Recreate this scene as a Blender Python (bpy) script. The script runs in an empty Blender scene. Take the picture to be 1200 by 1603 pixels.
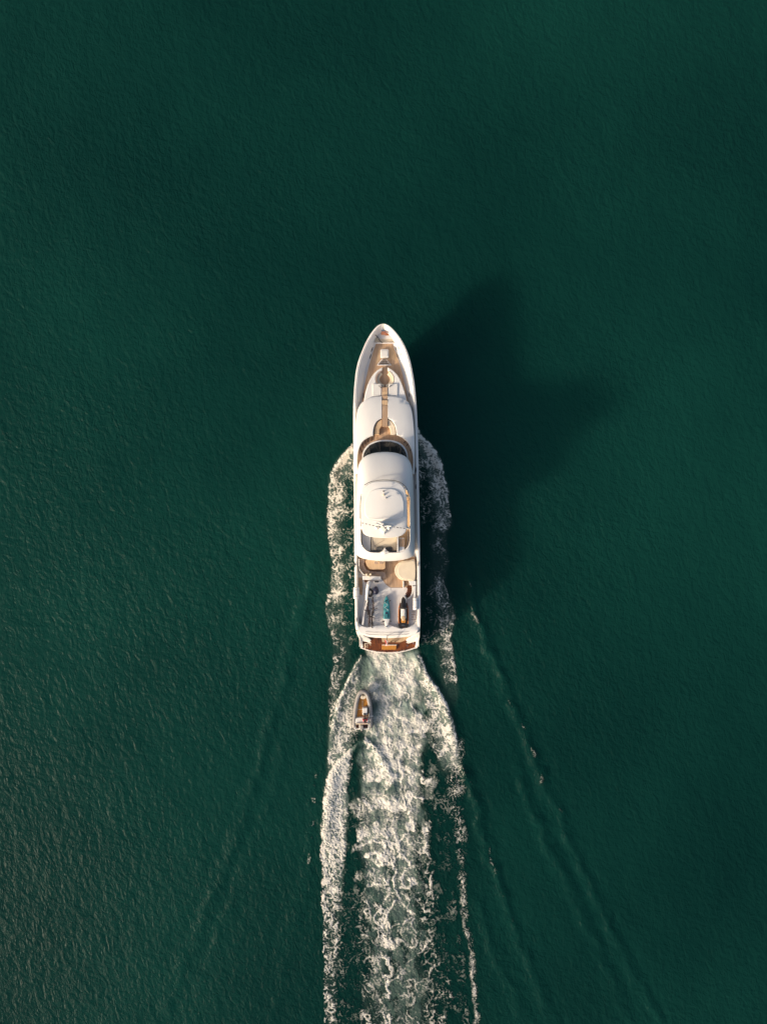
import bpy, bmesh, math, random
import numpy as np
from mathutils import Vector

# ------------------------------------------------------------------ camera, sky, sun, exposure
SC = bpy.context.scene
COL = SC.collection
S = 0.07            # metres per photograph pixel at sea level
H = 90.0            # drone height
cam_d = bpy.data.cameras.new('drone_camera')
cam_d.sensor_fit = 'VERTICAL'
cam_d.sensor_height = 36.0
cam_d.lens = 36.0 * H / (1603 * S)
cam_d.clip_start = 0.5
cam_d.clip_end = 20000
cam = bpy.data.objects.new('drone_camera', cam_d)
cam.location = (0, 0, H)
cam.rotation_euler = (0, 0, 0)
COL.objects.link(cam)
SC.camera = cam

SUN_EL, SUN_AZ = math.radians(21.8), math.radians(28.5)   # light travels towards +x (right) and +y (bow)
wd = bpy.data.worlds.new('World'); SC.world = wd; wd.use_nodes = True
nt = wd.node_tree
bg = nt.nodes['Background']
sky = nt.nodes.new('ShaderNodeTexSky')
sky.sky_type = 'NISHITA'
sky.sun_disc = False
sky.sun_elevation = SUN_EL
sdir = Vector((-math.cos(SUN_AZ) * math.cos(SUN_EL), -math.sin(SUN_AZ) * math.cos(SUN_EL), math.sin(SUN_EL)))
sky.sun_rotation = math.atan2(sdir.x, sdir.y)
sky.air_density = 1.0; sky.dust_density = 6.0; sky.ozone_density = 1.0
nt.links.new(sky.outputs[0], bg.inputs[0])
bg.inputs[1].default_value = 0.15
sun_d = bpy.data.lights.new('sun', 'SUN')
sun_d.energy = 3.2
sun_d.angle = math.radians(5.0)
sun_d.color = (1.0, 0.87, 0.70)
sun = bpy.data.objects.new('sun', sun_d)
sun.rotation_euler = sdir.to_track_quat('Z', 'Y').to_euler()
sun.location = (-60, -30, 60)
COL.objects.link(sun)
SC.view_settings.view_transform = 'Standard'
SC.view_settings.look = 'None'
SC.view_settings.exposure = 0.28
SC.view_settings.gamma = 1.0
SC.view_settings.use_curve_mapping = False
SC.cycles.use_denoising = True
SC.cycles.max_bounces = 6

rng = random.Random(7)

# ------------------------------------------------------------------ helpers
def P(u, v, z=0.0):
    """photograph pixel (u, v) seen at height z -> world point"""
    k = S * (H - z) / H
    return Vector(((u - 600) * k, (801.5 - v) * k, z))

def mat(name, col, rough=0.5, metal=0.0, var=0.0, vscale=(1, 1, 1), col2=None, bump=0.0, coat=0.0, ior=1.5, detail=3.0):
    m = bpy.data.materials.new(name); m.use_nodes = True
    n = m.node_tree.nodes; l = m.node_tree.links
    b = n['Principled BSDF']
    b.inputs['Base Color'].default_value = (*col, 1)
    b.inputs['Roughness'].default_value = rough
    b.inputs['Metallic'].default_value = metal
    b.inputs['IOR'].default_value = ior
    b.inputs['Coat Weight'].default_value = coat
    if col2 is not None or bump:
        g = n.new('ShaderNodeNewGeometry')
        mp = n.new('ShaderNodeMapping'); mp.inputs['Scale'].default_value = vscale
        l.new(g.outputs['Position'], mp.inputs['Vector'])
        t = n.new('ShaderNodeTexNoise'); t.inputs['Scale'].default_value = 1.0; t.inputs['Detail'].default_value = detail
        l.new(mp.outputs[0], t.inputs['Vector'])
        if col2 is not None:
            r = n.new('ShaderNodeValToRGB')
            r.color_ramp.elements[0].position = 0.5 - var; r.color_ramp.elements[0].color = (*col, 1)
            r.color_ramp.elements[1].position = 0.5 + var; r.color_ramp.elements[1].color = (*col2, 1)
            l.new(t.outputs[0], r.inputs[0]); l.new(r.outputs[0], b.inputs['Base Color'])
        if bump:
            bp = n.new('ShaderNodeBump'); bp.inputs['Distance'].default_value = bump; bp.inputs['Strength'].default_value = 1
            l.new(t.outputs[0], bp.inputs['Height']); l.new(bp.outputs[0], b.inputs['Normal'])
    return m

M = {}
M['white'] = mat('gelcoat_white', (0.82, 0.785, 0.73), 0.38, col2=(0.76, 0.72, 0.67), var=0.22, vscale=(0.9, 0.35, 0.9), detail=5)
M['white2'] = mat('gelcoat_offwhite', (0.74, 0.71, 0.67), 0.45, col2=(0.66, 0.63, 0.60), var=0.25, vscale=(1.6, 1.0, 1.6), detail=5)
M['boatdeck'] = mat('nonskid_paint', (0.74, 0.69, 0.65), 0.6, col2=(0.66, 0.61, 0.57), var=0.25, vscale=(1.5, 1.5, 1.5), detail=6)
M['cap'] = mat('cap_rail_white', (0.80, 0.74, 0.68), 0.3)
M['teak'] = mat('teak_planks', (0.56, 0.375, 0.235), 0.6, col2=(0.41, 0.255, 0.15), var=0.16, vscale=(7.0, 0.5, 1), detail=4)
M['teak_light'] = mat('teak_bleached', (0.62, 0.43, 0.255), 0.6, col2=(0.52, 0.34, 0.19), var=0.18, vscale=(7.0, 0.6, 1), detail=4)
M['teak_wet_shaded'] = mat('teak_wet_shaded', (0.22, 0.068, 0.018), 0.28, col2=(0.09, 0.026, 0.01), var=0.14, vscale=(6.0, 0.9, 1), detail=4)  # wet planks; the dark tone also carries painted shade at stern and stair
M['cream'] = mat('cream_cushion', (0.77, 0.65, 0.48), 0.8, col2=(0.71, 0.59, 0.43), var=0.2, vscale=(2, 2, 2))
M['pale'] = mat('pale_cushion', (0.72, 0.69, 0.64), 0.8, col2=(0.66, 0.62, 0.57), var=0.2, vscale=(2, 2, 2))
M['mauve'] = mat('taupe_cushion', (0.40, 0.29, 0.225), 0.85, col2=(0.34, 0.24, 0.185), var=0.2, vscale=(3, 3, 3))
M['darkwood'] = mat('dark_varnish', (0.10, 0.045, 0.018), 0.3)
M['glass'] = mat('tinted_glass', (0.022, 0.030, 0.034), 0.10, ior=1.5)
M['black'] = mat('black_plastic', (0.018, 0.016, 0.016), 0.4)
M['dark'] = mat('charcoal_fabric', (0.075, 0.075, 0.075), 0.75)
M['navy'] = mat('navy_vinyl', (0.022, 0.024, 0.055), 0.45)
M['steel'] = mat('stainless_steel', (0.62, 0.60, 0.57), 0.22, metal=0.9)
M['grey'] = mat('hypalon_grey', (0.30, 0.275, 0.255), 0.6, col2=(0.25, 0.23, 0.21), var=0.2, vscale=(3, 3, 3))
M['greydk'] = mat('rubbing_strake', (0.05, 0.05, 0.05), 0.6)
M['orangewood'] = mat('varnished_floor', (0.60, 0.26, 0.04), 0.45, col2=(0.44, 0.18, 0.025), var=0.2, vscale=(9, 1.2, 1))
M['teal'] = mat('teal_plastic', (0.05, 0.30, 0.32), 0.35, col2=(0.03, 0.20, 0.22), var=0.12, vscale=(4, 2, 2))
M['rust'] = mat('orange_paint', (0.42, 0.14, 0.035), 0.35)
M['brownp'] = mat('brown_paint', (0.10, 0.035, 0.014), 0.3)
M['copper'] = mat('copper_bronze', (0.55, 0.22, 0.12), 0.35, metal=0.4)
M['red'] = mat('red_cloth', (0.60, 0.045, 0.06), 0.8)
M['skin'] = mat('skin', (0.42, 0.24, 0.16), 0.6)
M['hair'] = mat('black_hair', (0.012, 0.010, 0.010), 0.5)
M['flagred'] = mat('flag_red', (0.62, 0.10, 0.09), 0.8)
M['flagwhite'] = mat('flag_white', (0.78, 0.72, 0.70), 0.8)
M['bikebrown'] = mat('bike_frame_paint', (0.055, 0.022, 0.016), 0.35)
M['rubber'] = mat('tyre_rubber', (0.06, 0.045, 0.04), 0.8)
M['rope'] = mat('rope', (0.62, 0.53, 0.40), 0.9)

def woff(o):
    w = Vector((0, 0, 0))
    while o is not None:
        w += o.location; o = o.parent
    return w

def lift(me):
    """raise everything above the wheelhouse sill (6.3 m) to its true height, keeping its plan place"""
    n = len(me.vertices); a = np.empty(n * 3, 'f'); me.vertices.foreach_get('co', a); a = a.reshape(-1, 3)
    m_ = a[:, 2] > 6.3
    if m_.any():
        z = a[m_, 2]; z2 = z + (z - 6.3) * 0.36; k = (H - z2) / (H - z)
        a[m_, 0] *= k; a[m_, 1] *= k; a[m_, 2] = z2
        me.vertices.foreach_set('co', a.ravel())

def link(name, me, m, parent=None, smooth=35):
    o = bpy.data.objects.new(name, me)
    COL.objects.link(o)
    if m is not None:
        for x in (m if isinstance(m, (list, tuple)) else [m]): me.materials.append(x)
    if parent is not None:
        off = woff(parent); o.parent = parent
    else:
        n = len(me.vertices); a = np.empty(n * 3, 'f'); me.vertices.foreach_get('co', a); a = a.reshape(-1, 3)
        off = Vector((float(a[:, 0].mean()), float(a[:, 1].mean()), float(a[:, 2].min())))
        o.location = off
    lift(me)
    me.transform(__import__('mathutils').Matrix.Translation(-off))
    if smooth:
        me.shade_smooth(); me.set_sharp_from_angle(angle=math.radians(smooth))
    me.update()
    return o

def from_bm(name, bm, m, parent=None, smooth=35):
    bmesh.ops.recalc_face_normals(bm, faces=bm.faces)
    me = bpy.data.meshes.new(name); bm.to_mesh(me); bm.free()
    return link(name, me, m, parent, smooth)

def tag(o, label, cat, group=None):
    o['label'] = label; o['category'] = cat
    if group: o['group'] = group
    return o

def thing(name, label, cat, loc, group=None):
    o = bpy.data.objects.new(name, None); COL.objects.link(o)
    o.location = loc; o.empty_display_size = 0.3
    return tag(o, label, cat, group)

def catmull(pts, n=6, closed=True):
    out = []; N = len(pts)
    rngi = range(N) if closed else range(N - 1)
    for i in rngi:
        g = lambda k: pts[k % N] if closed else pts[max(0, min(N - 1, k))]
        p0, p1, p2, p3 = g(i - 1), g(i), g(i + 1), g(i + 2)
        for j in range(n):
            t = j / n
            out.append(tuple(0.5 * ((2 * p1[a]) + (-p0[a] + p2[a]) * t + (2 * p0[a] - 5 * p1[a] + 4 * p2[a] - p3[a]) * t * t
                                    + (-p0[a] + 3 * p1[a] - 3 * p2[a] + p3[a]) * t ** 3) for a in range(len(p1))))
    if not closed: out.append(tuple(pts[-1]))
    return out

def rr(u0, v0, u1, v1, r, n=5):
    r = min(r, abs(u1 - u0) / 2 - 0.01, abs(v1 - v0) / 2 - 0.01); o = []
    for cx, cy, a0 in ((u1 - r, v1 - r, 0), (u0 + r, v1 - r, 90), (u0 + r, v0 + r, 180), (u1 - r, v0 + r, 270)):
        for i in range(n + 1):
            a = math.radians(a0 + 90 * i / n); o.append((cx + r * math.cos(a), cy + r * math.sin(a)))
    return o

def circ(cu, cv, r, n=24, ry=None):
    ry = ry or r
    return [(cu + r * math.cos(2 * math.pi * i / n), cv + ry * math.sin(2 * math.pi * i / n)) for i in range(n)]

def hslab(name, poly, z, zbot, m, parent=None, zf=None, r=0.06, grid=None, smooth=40):
    """plan outline (photo pixels at height z) -> solid with a rounded top rim; zf(x, y) replaces the flat top height"""
    bm = bmesh.new()
    pts = [P(u, v, z) for u, v in poly]
    vs = [bm.verts.new((p.x, p.y, 0)) for p in pts]
    f = bm.faces.new(vs)
    if f.normal.z < 0 or sum(pts[i].x * pts[(i + 1) % len(pts)].y - pts[(i + 1) % len(pts)].x * pts[i].y for i in range(len(pts))) < 0:
        f.normal_flip()
    outer = set(vs)
    lev = {v: 1.0 for v in vs}
    if r > 0:
        prev = set(bm.verts)
        for th, dz in ((r * 0.35, 0.32), (r * 0.65, 0.0)):
            bmesh.ops.inset_region(bm, faces=[f], thickness=th, use_even_offset=True, use_boundary=True)
            f = max(bm.faces, key=lambda q: q.calc_area()) if len(poly) < 400 else f
            for q in bm.verts:
                if q not in prev: lev[q] = dz
            prev = set(bm.verts)
    if grid:
        xs = [v.co.x for v in bm.verts]; ys = [v.co.y for v in bm.verts]
        x = min(xs) + grid
        while x < max(xs):
            bmesh.ops.bisect_plane(bm, geom=bm.verts[:] + bm.edges[:] + bm.faces[:], plane_co=(x, 0, 0), plane_no=(1, 0, 0)); x += grid
        y = min(ys) + grid
        while y < max(ys):
            bmesh.ops.bisect_plane(bm, geom=bm.verts[:] + bm.edges[:] + bm.faces[:], plane_co=(0, y, 0), plane_no=(0, 1, 0)); y += grid
    bmesh.ops.recalc_face_normals(bm, faces=bm.faces)
    be = [e for e in bm.edges if e.is_boundary]
    bset = {v for e in be for v in e.verts}
    px = np.array([(p.x, p.y) for p in pts]); pn = np.roll(px, -1, 0); pe = pn - px; pl2 = (pe ** 2).sum(1) + 1e-12
    for v in bm.verts:
        top = zf(v.co.x, v.co.y) if zf else z
        if r > 0:
            w_ = np.array((v.co.x, v.co.y)); t_ = np.clip(((w_ - px) * pe).sum(1) / pl2, 0, 1)
            d_ = float(np.sqrt((((px + pe * t_[:, None]) - w_) ** 2).sum(1).min()))
            k = 1 - math.sqrt(max(0.0, 1 - (1 - min(1.0, d_ / r)) ** 2))
        else: k = 0.0
        v.co.z = top - r * k
    ret = bmesh.ops.extrude_edge_only(bm, edges=be)
    nv = [g for g in ret['geom'] if isinstance(g, bmesh.types.BMVert)]
    for v in nv: v.co.z = zbot
    return from_bm(name, bm, m, parent, smooth)

def box(bm, c, s, rz=0.0, rx=0.0, ry=0.0, bev=0.0):
    from mathutils import Matrix
    mt = Matrix.Translation(Vector(c)) @ Matrix.Rotation(rz, 4, 'Z') @ Matrix.Rotation(ry, 4, 'Y') @ Matrix.Rotation(rx, 4, 'X') @ Matrix.Diagonal((s[0], s[1], s[2], 1))
    g = bmesh.ops.create_cube(bm, size=1.0, matrix=mt)
    if bev:
        es = list({e for v in g['verts'] for e in v.link_edges})
        bmesh.ops.bevel(bm, geom=es, offset=bev, segments=2, affect='EDGES', profile=0.6)

def boxo(name, c, s, m, parent=None, rz=0, rx=0, ry=0, bev=0.02):
    bm = bmesh.new(); box(bm, c, s, rz, rx, ry, bev)
    return from_bm(name, bm, m, parent)

def tube(bm, pts, rad, n=8, closed=False, caps=True):
    pts = [Vector(p) for p in pts]; N = len(pts)
    rad = rad if isinstance(rad, (list, tuple)) else [rad] * N
    rings = []; up = None
    for i, p in enumerate(pts):
        if closed: d = pts[(i + 1) % N] - pts[i - 1]
        else: d = pts[min(i + 1, N - 1)] - pts[max(i - 1, 0)]
        d.normalize()
        if up is None:
            up = Vector((0, 0, 1)) if abs(d.z) < 0.9 else Vector((1, 0, 0))
        a = d.cross(up); a.normalize(); b = a.cross(d); b.normalize(); up = b
        rings.append([bm.verts.new(p + (a * math.cos(2 * math.pi * k / n) + b * math.sin(2 * math.pi * k / n)) * rad[i]) for k in range(n)])
    for i in range(N if closed else N - 1):
        A, B = rings[i], rings[(i + 1) % N]
        for k in range(n):
            bm.faces.new((A[k], A[(k + 1) % n], B[(k + 1) % n], B[k]))
    if caps and not closed:
        bm.faces.new(rings[0][::-1]); bm.faces.new(rings[-1])

def tubeo(name, pts, rad, m, parent=None, n=8, closed=False):
    bm = bmesh.new(); tube(bm, pts, rad, n, closed)
    return from_bm(name, bm, m, parent)

def loft(bm, rings, closed_ring=True, cap0=False, cap1=False):
    R = [[bm.verts.new(p) for p in r] for r in rings]
    n = len(R[0])
    for i in range(len(R) - 1):
        for k in range(n if closed_ring else n - 1):
            q = (R[i][k], R[i][(k + 1) % n], R[i + 1][(k + 1) % n], R[i + 1][k])
            bm.faces.new(q)
    if cap0: bm.faces.new(R[0][::-1])
    if cap1: bm.faces.new(R[-1])
    return R

def resample_angle(poly, c, n):
    pts = np.array(poly, float) - np.array(c)
    out = []
    N = len(pts)
    for i in range(n):
        a = 2 * math.pi * i / n; d = np.array((math.cos(a), math.sin(a))); best = None
        for j in range(N):
            p, q = pts[j], pts[(j + 1) % N]; e = q - p
            den = d[0] * (-e[1]) + d[1] * e[0]
            if abs(den) < 1e-9: continue
            t = (p[0] * (-e[1]) + p[1] * e[0]) / den
            s_ = (d[0] * p[1] - d[1] * p[0]) / den
            if t > 0 and -1e-6 <= s_ <= 1 + 1e-6 and (best is None or t > best): best = t
        out.append((c[0] + d[0] * best, c[1] + d[1] * best))
    return out

def smooth01(t):
    t = np.clip(t, 0, 1); return t * t * (3 - 2 * t)

# ------------------------------------------------------------------ noise fields (numpy)
def gnoise(x, y, seed):
    r = np.random.RandomState(seed); n = 256
    ang = r.rand(n, n) * 2 * np.pi; gx, gy = np.cos(ang), np.sin(ang)
    xi = np.floor(x).astype(int); yi = np.floor(y).astype(int); xf = x - xi; yf = y - yi
    def dot(ix, iy, fx, fy):
        a = ix & 255; b = iy & 255
        return gx[a, b] * fx + gy[a, b] * fy
    uu = xf ** 3 * (xf * (xf * 6 - 15) + 10); vv = yf ** 3 * (yf * (yf * 6 - 15) + 10)
    n00 = dot(xi, yi, xf, yf); n10 = dot(xi + 1, yi, xf - 1, yf); n01 = dot(xi, yi + 1, xf, yf - 1); n11 = dot(xi + 1, yi + 1, xf - 1, yf - 1)
    a = n00 + uu * (n10 - n00); b = n01 + uu * (n11 - n01)
    return (a + vv * (b - a)) * 1.4

def fbm(x, y, seed, oct=4, gain=0.5):
    s = 0; a = 1; tot = 0
    for o in range(oct):
        s = s + a * gnoise(x * 2 ** o + 17.3 * o, y * 2 ** o - 9.1 * o, seed + o); tot += a; a *= gain
    return s / tot

def ridged(x, y, seed, oct=4, gain=0.55):
    s = 0; a = 1; tot = 0
    for o in range(oct):
        s = s + a * (1 - np.abs(gnoise(x * 2 ** o + 31.7 * o, y * 2 ** o - 13.1 * o, seed + o)) * 1.6); tot += a; a *= gain
    return s / tot

def worley(x, y, seed):
    r = np.random.RandomState(seed); n = 128; jx, jy = r.rand(n, n), r.rand(n, n)
    xi = np.floor(x).astype(int); yi = np.floor(y).astype(int)
    f1 = np.full(x.shape, 9.0); f2 = np.full(x.shape, 9.0)
    for dx in (-1, 0, 1):
        for dy in (-1, 0, 1):
            a = xi + dx; b = yi + dy
            d = np.hypot(a + jx[a % n, b % n] - x, b + jy[a % n, b % n] - y)
            f2 = np.where(d < f1, f1, np.minimum(f2, d)); f1 = np.minimum(f1, d)
    return f1, f2

def uni(a):
    f = a.ravel(); o = np.empty(f.size); o[np.argsort(f)] = np.linspace(0, 1, f.size)
    return o.reshape(a.shape)

def IV(v, tab):
    t = np.array(tab, float); return np.interp(v, t[:, 0], t[:, 1])

# wave relief of the sea: ship-made crests (photo pixels as plan coordinates at sea level)
CRESTS = [  # list of (points, height m, half width px)
    ([(716, 850), (728, 890), (742, 955), (760, 1000), (785, 1070), (820, 1140), (850, 1220), (885, 1300), (925, 1390), (975, 1490), (1030, 1600)], 0.28, 7),
    ([(722, 1180), (738, 1240), (765, 1335), (800, 1440), (850, 1560), (880, 1640)], 0.28, 7),
    ([(800, 1180), (830, 1260), (870, 1350), (915, 1440), (960, 1540), (1000, 1640)], 0.20, 8),
    ([(742, 1400), (770, 1480), (810, 1570), (840, 1660)], 0.20, 7),
    ([(500, 850), (486, 905), (468, 960), (448, 1040), (425, 1130), (412, 1190), (385, 1270), (350, 1360), (310, 1460), (260, 1580)], 0.19, 9),
    ([(497, 1215), (487, 1330), (470, 1400), (450, 1480), (425, 1590)], 0.09, 9),
    ([(455, 1130), (430, 1220), (400, 1310), (365, 1400), (330, 1500)], 0.07, 9),
]
def seg_dist(U, V, pts):
    d = np.full(U.shape, 1e9); w = np.zeros(U.shape); side = np.zeros(U.shape); L = 0
    P_ = np.array(pts, float); seg = np.hypot(*(P_[1:] - P_[:-1]).T); T = seg.sum()
    for i in range(len(P_) - 1):
        a, b = P_[i], P_[i + 1]; e = b - a; l2 = e @ e
        t = np.clip(((U - a[0]) * e[0] + (V - a[1]) * e[1]) / l2, 0, 1)
        dx = U - a[0] - t * e[0]; dy = V - a[1] - t * e[1]
        dd = np.hypot(dx, dy); m_ = dd < d
        d = np.where(m_, dd, d); w = np.where(m_, (L + t * seg[i]) / T, w)
        side = np.where(m_, np.sign(e[0] * dy - e[1] * dx), side); L += seg[i]
    return d, w, side

LOUT = [(690, 552), (697, 550), (705, 540), (716, 530), (728, 522), (742, 516), (760, 514), (790, 513), (815, 510), (835, 512), (860, 516), (890, 518),
        (920, 515), (945, 509), (965, 510), (985, 514), (1010, 520), (1040, 521), (1060, 515), (1080, 513), (1120, 514), (1160, 512), (1200, 506)]
ROUT = [(664, 651), (668, 653), (682, 660), (694, 672), (706, 683), (722, 691), (745, 696), (765, 703), (800, 703), (815, 708), (824, 707), (835, 700),
        (850, 700), (880, 703), (910, 697), (930, 702), (960, 713), (975, 712), (1000, 706), (1030, 712), (1060, 716), (1085, 718), (1120, 712)]
WL = [(1018, 567), (1030, 560), (1045, 552), (1070, 539), (1095, 528), (1120, 521), (1150, 515), (1180, 513), (1220, 510)]
WR = [(1018, 654), (1030, 659), (1050, 668), (1075, 685), (1100, 700), (1130, 710), (1160, 716), (1190, 719), (1220, 722)]
TL = [(1148, 566), (1158, 560), (1172, 545), (1190, 526), (1210, 512), (1240, 507), (1280, 503), (1330, 501), (1400, 503), (1500, 505), (1603, 507), (1800, 508)]
TLI = [(1148, 567), (1170, 557), (1190, 551), (1230, 546), (1290, 545), (1340, 543), (1400, 538), (1500, 531), (1603, 527), (1800, 520)]
TR = [(1148, 567), (1158, 580), (1168, 590), (1190, 605), (1215, 616), (1230, 618), (1245, 612)]

def relief(U, V):
    """sea-surface elevation in metres at plan position (U, V) in photo pixels"""
    h = np.zeros(U.shape)
    for pts, a, w in CRESTS:
        lo = min(p[0] for p in pts) - 80; hi = max(p[0] for p in pts) + 80
        m_ = (U > lo) & (U < hi) & (V > pts[0][1] - 60) & (V < pts[-1][1] + 60)
        if not m_.any(): continue
        u, v = U[m_], V[m_]
        wob = fbm(u / 45, v / 45, 91, 4, 0.6) * 16
        d, t, sd = seg_dist(u + wob, v, pts)
        env = smooth01(t / 0.08) * (1 - 0.55 * t) * np.clip(0.75 + 1.5 * fbm(u / 26, v / 26, 77, 3), 0.15, 1.4)
        h[m_] += a * env * np.exp(-(d / w) ** 2) - a * 0.35 * env * np.exp(-((d - 2.0 * w) / (1.2 * w)) ** 2)
    def ridge(vs, us, amp, w, v0, v1):
        uc = np.interp(V, vs, us)
        return amp * np.exp(-((U - uc) / w) ** 2) * smooth01((V - v0) / 14) * (1 - smooth01((V - v1) / 60))
    a = np.array(LOUT); h += ridge(a[:, 0], a[:, 1] + 6, 0.28, 8, 690, 740)
    a = np.array(ROUT); h += ridge(a[:, 0], a[:, 1] - 6, 0.28, 8, 664, 740)
    a = np.array(WL); h += ridge(a[:, 0], a[:, 1] + 5, 0.24, 7, 1020, 1120)
    a = np.array(WR); h += ridge(a[:, 0], a[:, 1] - 6, 0.28, 9, 1020, 1140)
    a = np.array(TL); h += ridge(a[:, 0], a[:, 1] + 9, 0.26, 11, 1150, 1290)
    a = np.array(TR); h += ridge(a[:, 0], a[:, 1] - 5, 0.20, 9, 1150, 1225)
    w = smooth01((V - 1020) / 20) * np.exp(-(((U - 615) / 62) ** 4)) * np.exp(-np.maximum(V - 1350, 0) / 250)
    h += w * fbm(U / 16, V / 20, 55, 3) * 0.16
    return h

# ------------------------------------------------------------------ the sea
def axis(lo, hi, step, far):
    core = list(np.arange(lo, hi + step * 0.5, step)); out = []; s = step; x = hi
    while x < far:
        s *= 1.35; x += s; out.append(x)
    neg = []; s = step; x = lo
    while x > -far:
        s *= 1.35; x -= s; neg.append(x)
    return np.array(neg[::-1] + core + out)

def grid_mesh(name, X, Y, Z):
    ny, nx = X.shape
    me = bpy.data.meshes.new(name)
    co = np.stack([X, Y, Z], -1).reshape(-1, 3).astype('f')
    idx = np.arange(nx * ny).reshape(ny, nx)
    q = np.stack([idx[:-1, :-1], idx[:-1, 1:], idx[1:, 1:], idx[1:, :-1]], -1).reshape(-1, 4)
    return me, co, q

def fill(me, co, q):
    me.vertices.add(len(co)); me.vertices.foreach_set('co', co.ravel())
    me.loops.add(q.size); me.loops.foreach_set('vertex_index', q.ravel().astype('i'))
    me.polygons.add(len(q)); me.polygons.foreach_set('loop_start', (np.arange(len(q)) * 4).astype('i'))
    me.update(calc_edges=True); me.validate()

def attr(me, name, a):
    at = me.attributes.new(name, 'FLOAT', 'POINT'); at.data.foreach_set('value', a.ravel().astype('f'))

def milk_field(U, V):
    """fine air bubbles below the surface"""
    wob = fbm(U / 30, V / 45, 301, 3)
    m = np.zeros(U.shape)
    lo = IV(V, [(1018, 570), (1100, 566), (1200, 560), (1400, 566), (1603, 572), (1800, 570)])
    hi = IV(V, [(1018, 654), (1080, 664), (1160, 664), (1300, 660), (1450, 662), (1603, 676), (1800, 680)])
    a = smooth01((U - lo + wob * 22 + 4) / 22) * smooth01((hi - U + wob * 30 + 6) / 26) * smooth01((V - 1014) / 10)
    a *= IV(V, [(1018, 0.95), (1100, 0.72), (1200, 0.48), (1300, 0.35), (1450, 0.20), (1603, 0.13), (1800, 0.05)])
    a *= np.clip(0.75 + 1.3 * fbm(U / 20, V / 30, 305, 4), 0.12, 1.25)
    m = np.maximum(m, a)
    l, r = IV(V, TL), IV(V, TLI)
    b = smooth01((U - l - 1) / 6) * smooth01((r - U + wob * 8) / 8) * smooth01((V - 1150) / 10) * IV(V, [(1150, 0.7), (1300, 0.32), (1420, 0.08), (1800, 0.0)])
    m = np.maximum(m, b)
    for tab, sg, v0, v1 in ((LOUT, 1, 697, 1150), (ROUT, -1, 668, 1085)):
        o = IV(V, tab); d = (U - o) * sg
        c = smooth01((d + 2) / 6) * smooth01((34 - d) / 14) * smooth01((V - v0) / 12) * (1 - smooth01((V - v1) / 30)) * IV(V, [(690, 0.28), (740, 0.14), (850, 0.07), (1100, 0.05)])
        m = np.maximum(m, c)
    for tab, sg in ((WL, 1), (WR, -1)):
        o = IV(V, tab); d = (U - o) * sg
        c = smooth01((d + 2) / 6) * smooth01((40 - d) / 20) * smooth01((V - 1022) / 12) * (1 - smooth01((V - 1180) / 40)) * 0.3
        m = np.maximum(m, c)
    return np.clip(m, 0, 1)

xs = axis(-46, 46, 0.24, 6000); ys = axis(-62, 60, 0.24, 6000)
X, Y = np.meshgrid(xs, ys)
U, V = X / S + 600, 801.5 - Y / S
Z = relief(U, V)
me, co, q = grid_mesh('sea_water', X, Y, Z)
fill(me, co, q)
attr(me, 'milk', milk_field(U, V))

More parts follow.
